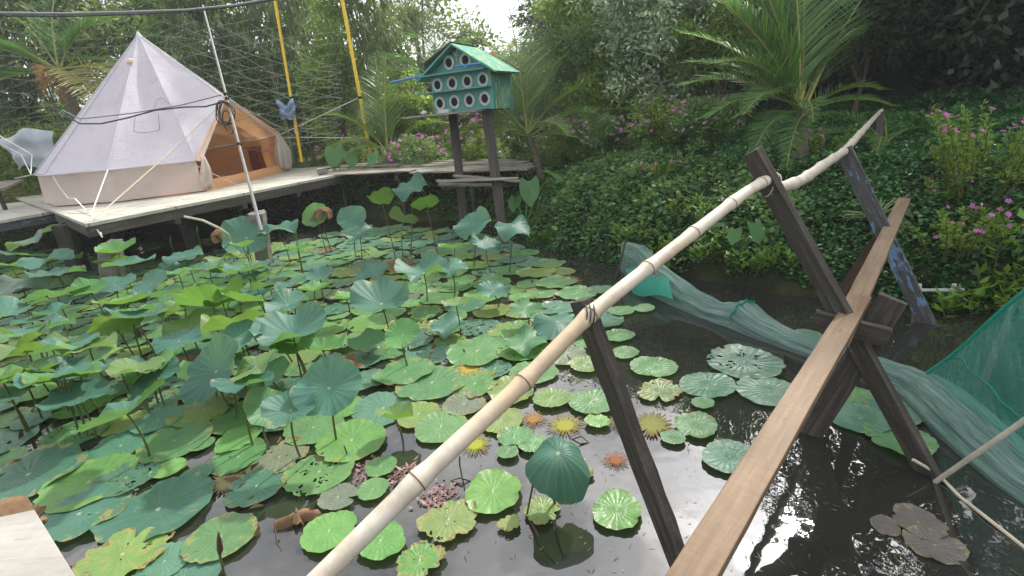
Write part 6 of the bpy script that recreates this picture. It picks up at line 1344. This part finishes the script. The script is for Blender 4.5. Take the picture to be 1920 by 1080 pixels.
# buds and bare stalks
for px, py, pz_, lb in ((320, 455, .45, 'yellow furled lotus bud beside the round leaf'), (555, 445, .55, 'pale furled leaf slanting below the wide pale leaf'), (465, 478, .42, 'lime furled leaf below the large facing leaf'), (412, 1040, .12, 'brown spiky bud standing at the bottom left'), (370, 437, .55, 'thin green bud before the platform shadow')):
    q = onz(px, py, pz_); rr = .012; mb = MB(); t = thing('lotus_bud', lb, 'lotus bud', (q[0], q[1], 0), 0, 'furled lotus buds')
    mb.tube([(q[0]-.02, q[1], -.1), (q[0], q[1], pz_)], .006, 6); mb.build('stalk', M['stem'], t)
    mb = MB(); mb.tube([q, q+[.01,0,.03], q+[.02,0,.08], q+[.03,0,.13]], [.006,.014,.011,.002], 7); mb.build('bud', M['taro'] if 'brown' not in lb else M['stem_brown'], t)
srs = random.Random(4)
q = onz(1010, 895, .33); rope('broken_stalk', 'bent dark stalk lying in the water under the drooping leaf', [onz(1030, 890, .28), onz(1000, 905, .2), onz(988, 965, .02), onz(1010, 1005, -.0), onz(1030, 1045, -.06)], .0055, 'stem_brown', 'stalk')
for lb, P_ in (('thin dark stalk standing in water right of the rail centre', [onz(862, 878, -.05), onz(862, 856, .12)]), ('short spiky stalk beside the folded leaf', [onz(655, 862, -.05), onz(645, 836, .12)]), ('dark looped stalk behind the drooping leaf', [onz(1072, 824, 0), onz(1090, 818, .03), onz(1104, 830, 0), onz(1085, 832, .01)]), ('dark looped stalk left of the bright wavy pad', [onz(882, 902, .0), onz(862, 896, .03), onz(845, 902, .0), onz(866, 908, .01)]), ('dark stem hanging in the water left of the rail end', [onz(515, 985, .05), onz(520, 1020, 0), onz(548, 1068, -.01)])):
    rope('broken_stalk', lb, P_, .0045, 'stem_brown', 'stalk', 'broken lotus stalks')

# ---------------------------------------------------------------- green fish netting
def surf(name, grid, mat, parent, seed=0):
    G = np.array(grid); n, m, _ = G.shape; V = G.reshape(-1, 3); ii, jj = np.meshgrid(np.arange(m-1), np.arange(n-1)); a = (jj*m+ii).ravel(); Q = np.stack([a, a+1, a+m+1, a+m], 1)
    o = fast_mesh(name, V, Q, M[mat], parent, smooth=True); at = o.data.attributes.new('uvw', 'FLOAT_VECTOR', 'POINT')
    L = np.concatenate([[0], np.cumsum(np.linalg.norm(np.diff(G.mean(1), axis=0), axis=1))]); uv = np.zeros((n, m, 3)); uv[:,:,0] = L[:,None]; uv[:,:,1] = np.linspace(0, 1, m)[None,:]; at.data.foreach_set('vector', uv.astype(np.float32).ravel()); return o
t = thing('fish_net', 'wet green fishing net tube floating in a long curve behind the plank', 'net', onz(1390, 600)) 
ctr = [(1168,508,.20,8), (1205,525,.22,30), (1235,545,.16,46), (1290,570,.10,46), (1340,592,.08,44), (1375,602,.10,52), (1392,606,.12,58), (1430,624,.08,52), (1480,643,.06,48), (1530,662,.06,46), (1600,680,.07,52), (1660,704,.09,58), (1710,730,.11,70), (1745,752,.13,84), (1790,790,.12,92), (1850,842,.10,96), (1930,905,.08,100), (2020,965,.06,100)]
path = []
for i in range(len(ctr)-1):
    for u in np.linspace(0, 1, 9)[:-1]: path.append([ctr[i][k]*(1-u)+ctr[i+1][k]*u for k in range(4)])
P3 = np.array([onz(p[0], p[1], 0) for p in path]); W3 = np.array([p[3]*dep(p[0], p[1])/F/2 for p in path])*1.15; H3 = np.array([p[2]*(1.4 if p[0] < 1620 else 1.0) for p in path])
for _ in range(6): P3[1:-1] = (P3[:-2]+2*P3[1:-1]+P3[2:])/4; W3[1:-1] = (W3[:-2]+2*W3[1:-1]+W3[2:])/4
grid = []; nrs = np.random.RandomState(3)
for i in range(len(P3)):
    d = P3[min(i+1, len(P3)-1)]-P3[max(i-1, 0)]; d /= np.linalg.norm(d); s_ = np.array([d[1], -d[0], 0]); row = []
    for k in range(33):
        a = math.pi*k/32; w = 1+.05*math.sin(k*1.1+i*.04)+.025*math.sin(k*2.9-i*.06)
        row.append(P3[i]+s_*math.cos(a)*W3[i]*1.1*w+np.array([0,0,1])*(H3[i]*1.3*math.sin(a)**.8*w-.02+.004*math.sin(i*.9+k*.3)*math.sin(a)))
    grid.append(row)
surf('net_tube', grid, 'net', t)
mb = MB(); mb.tube([g[0]+np.array([0,0,.02]) for g in grid][::3], .008, 5); mb.build('float_line', M['wire'], t)
mb = MB(); mb.tube([g[32]+np.array([0,0,.02]) for g in grid][::3], .007, 5); mb.build('float_line', M['wire'], t)
g6 = grid[48]; mb = MB(); mb.tube([np.array(g)+[0,0,.01] for g in g6[4:29]], .009, 5); mb.build('gather_hem', M['net3'], t)
# raised mouth of the net at the far left end
g0 = []; tip = atd(1166, 502, 5.5)
a1, a2 = atd(1172, 504, 5.45), atd(1252, 520, 5.05); b1, b2 = onz(1186, 550, .02), onz(1262, 560, .14)
for i in range(10):
    u = i/9; g0.append([(a1*(1-v)+a2*v)*(1-u)+(b1*(1-v)+b2*v)*u+np.array([0,0,.02*math.sin(7*v+3*u)]) for v in np.linspace(0, 1, 14)])
surf('net_mouth', g0, 'net3', t)
t = thing('fish_net', 'tall green net sheet stretched upward at the right edge', 'net', onz(1900, 800))
tl, trr = onz(1738, 700, .14), atd(2060, 432, 2.35); bl, br = onz(1750, 752, .03), onz(2200, 1120, .0); mid = onz(1735, 790, .0)
g0 = []
for i in range(26):
    u = i/25; row = []
    for k in range(30):
        v = k/29; top = tl*(1-v)+trr*v; bot = bl*(1-v)+br*v; p = top*(1-u)+bot*u; p = p+np.array([-.0, .10, -.06])*math.sin(math.pi*u)*math.sin(math.pi*min(1, v*1.2)) + np.array([.012*math.sin(9*v+4*u), 0, .015*math.sin(12*u-5*v)]); row.append(p)
    g0.append(row)
surf('net_sheet', g0, 'net2', t)
mb = MB(); mb.tube([np.array(p) for p in g0[0]], .012, 5); mb.build('top_hem', M['net3'], t)
mb = MB(); mb.tube([np.array(g0[i][int(4+i*.85)])+[0,-.01,.01] for i in range(0, 26, 2)], .006, 4); mb.build('seam', M['net3'], t)
o = beam_obj('stake', atd(1905, 560, 3.5), onz(1822, 770, -.1), .03, .03, M['dark_wood'], None, (0, 1, 0), 12); tag(o, 'dark stake standing behind the stretched green net sheet', 'stake')
# labels shared by two or three look-alikes: tell them apart by distance
seen = {}
for o in list(COL.objects):
    if o.parent is None and 'label' in o and o.get('group'): seen.setdefault(o['label'], []).append(o)
for lb, L in seen.items():
    if 2 <= len(L) <= 3:
        L.sort(key=lambda o: o.location.x**2+o.location.y**2)
        for o, w in zip(L, ('nearer', 'farther') if len(L) == 2 else ('nearest', 'middle', 'farthest')):
            t_ = (w+' '+lb).split()
            if len(t_) > 16: t_.remove('lotus')
            o['label'] = ' '.join(t_)
# ---------------------------------------------------------------- thin humid air
hz = MB(); hz.box((-40, -12, -1.8), (40, 46, 12)); hm = bpy.data.materials.new('humid_air'); hm.use_nodes = True; hn = hm.node_tree; hn.nodes.clear()
ho = hn.nodes.new('ShaderNodeOutputMaterial'); hv = hn.nodes.new('ShaderNodeVolumePrincipled'); hv.inputs['Color'].default_value = (.85,.90,.92,1); hv.inputs['Density'].default_value = .0020; hv.inputs['Anisotropy'].default_value = .35
hn.links.new(hv.outputs[0], ho.inputs['Volume']); tag(hz.build('haze', hm), 'thin pale humid haze over the whole garden', kind='stuff')
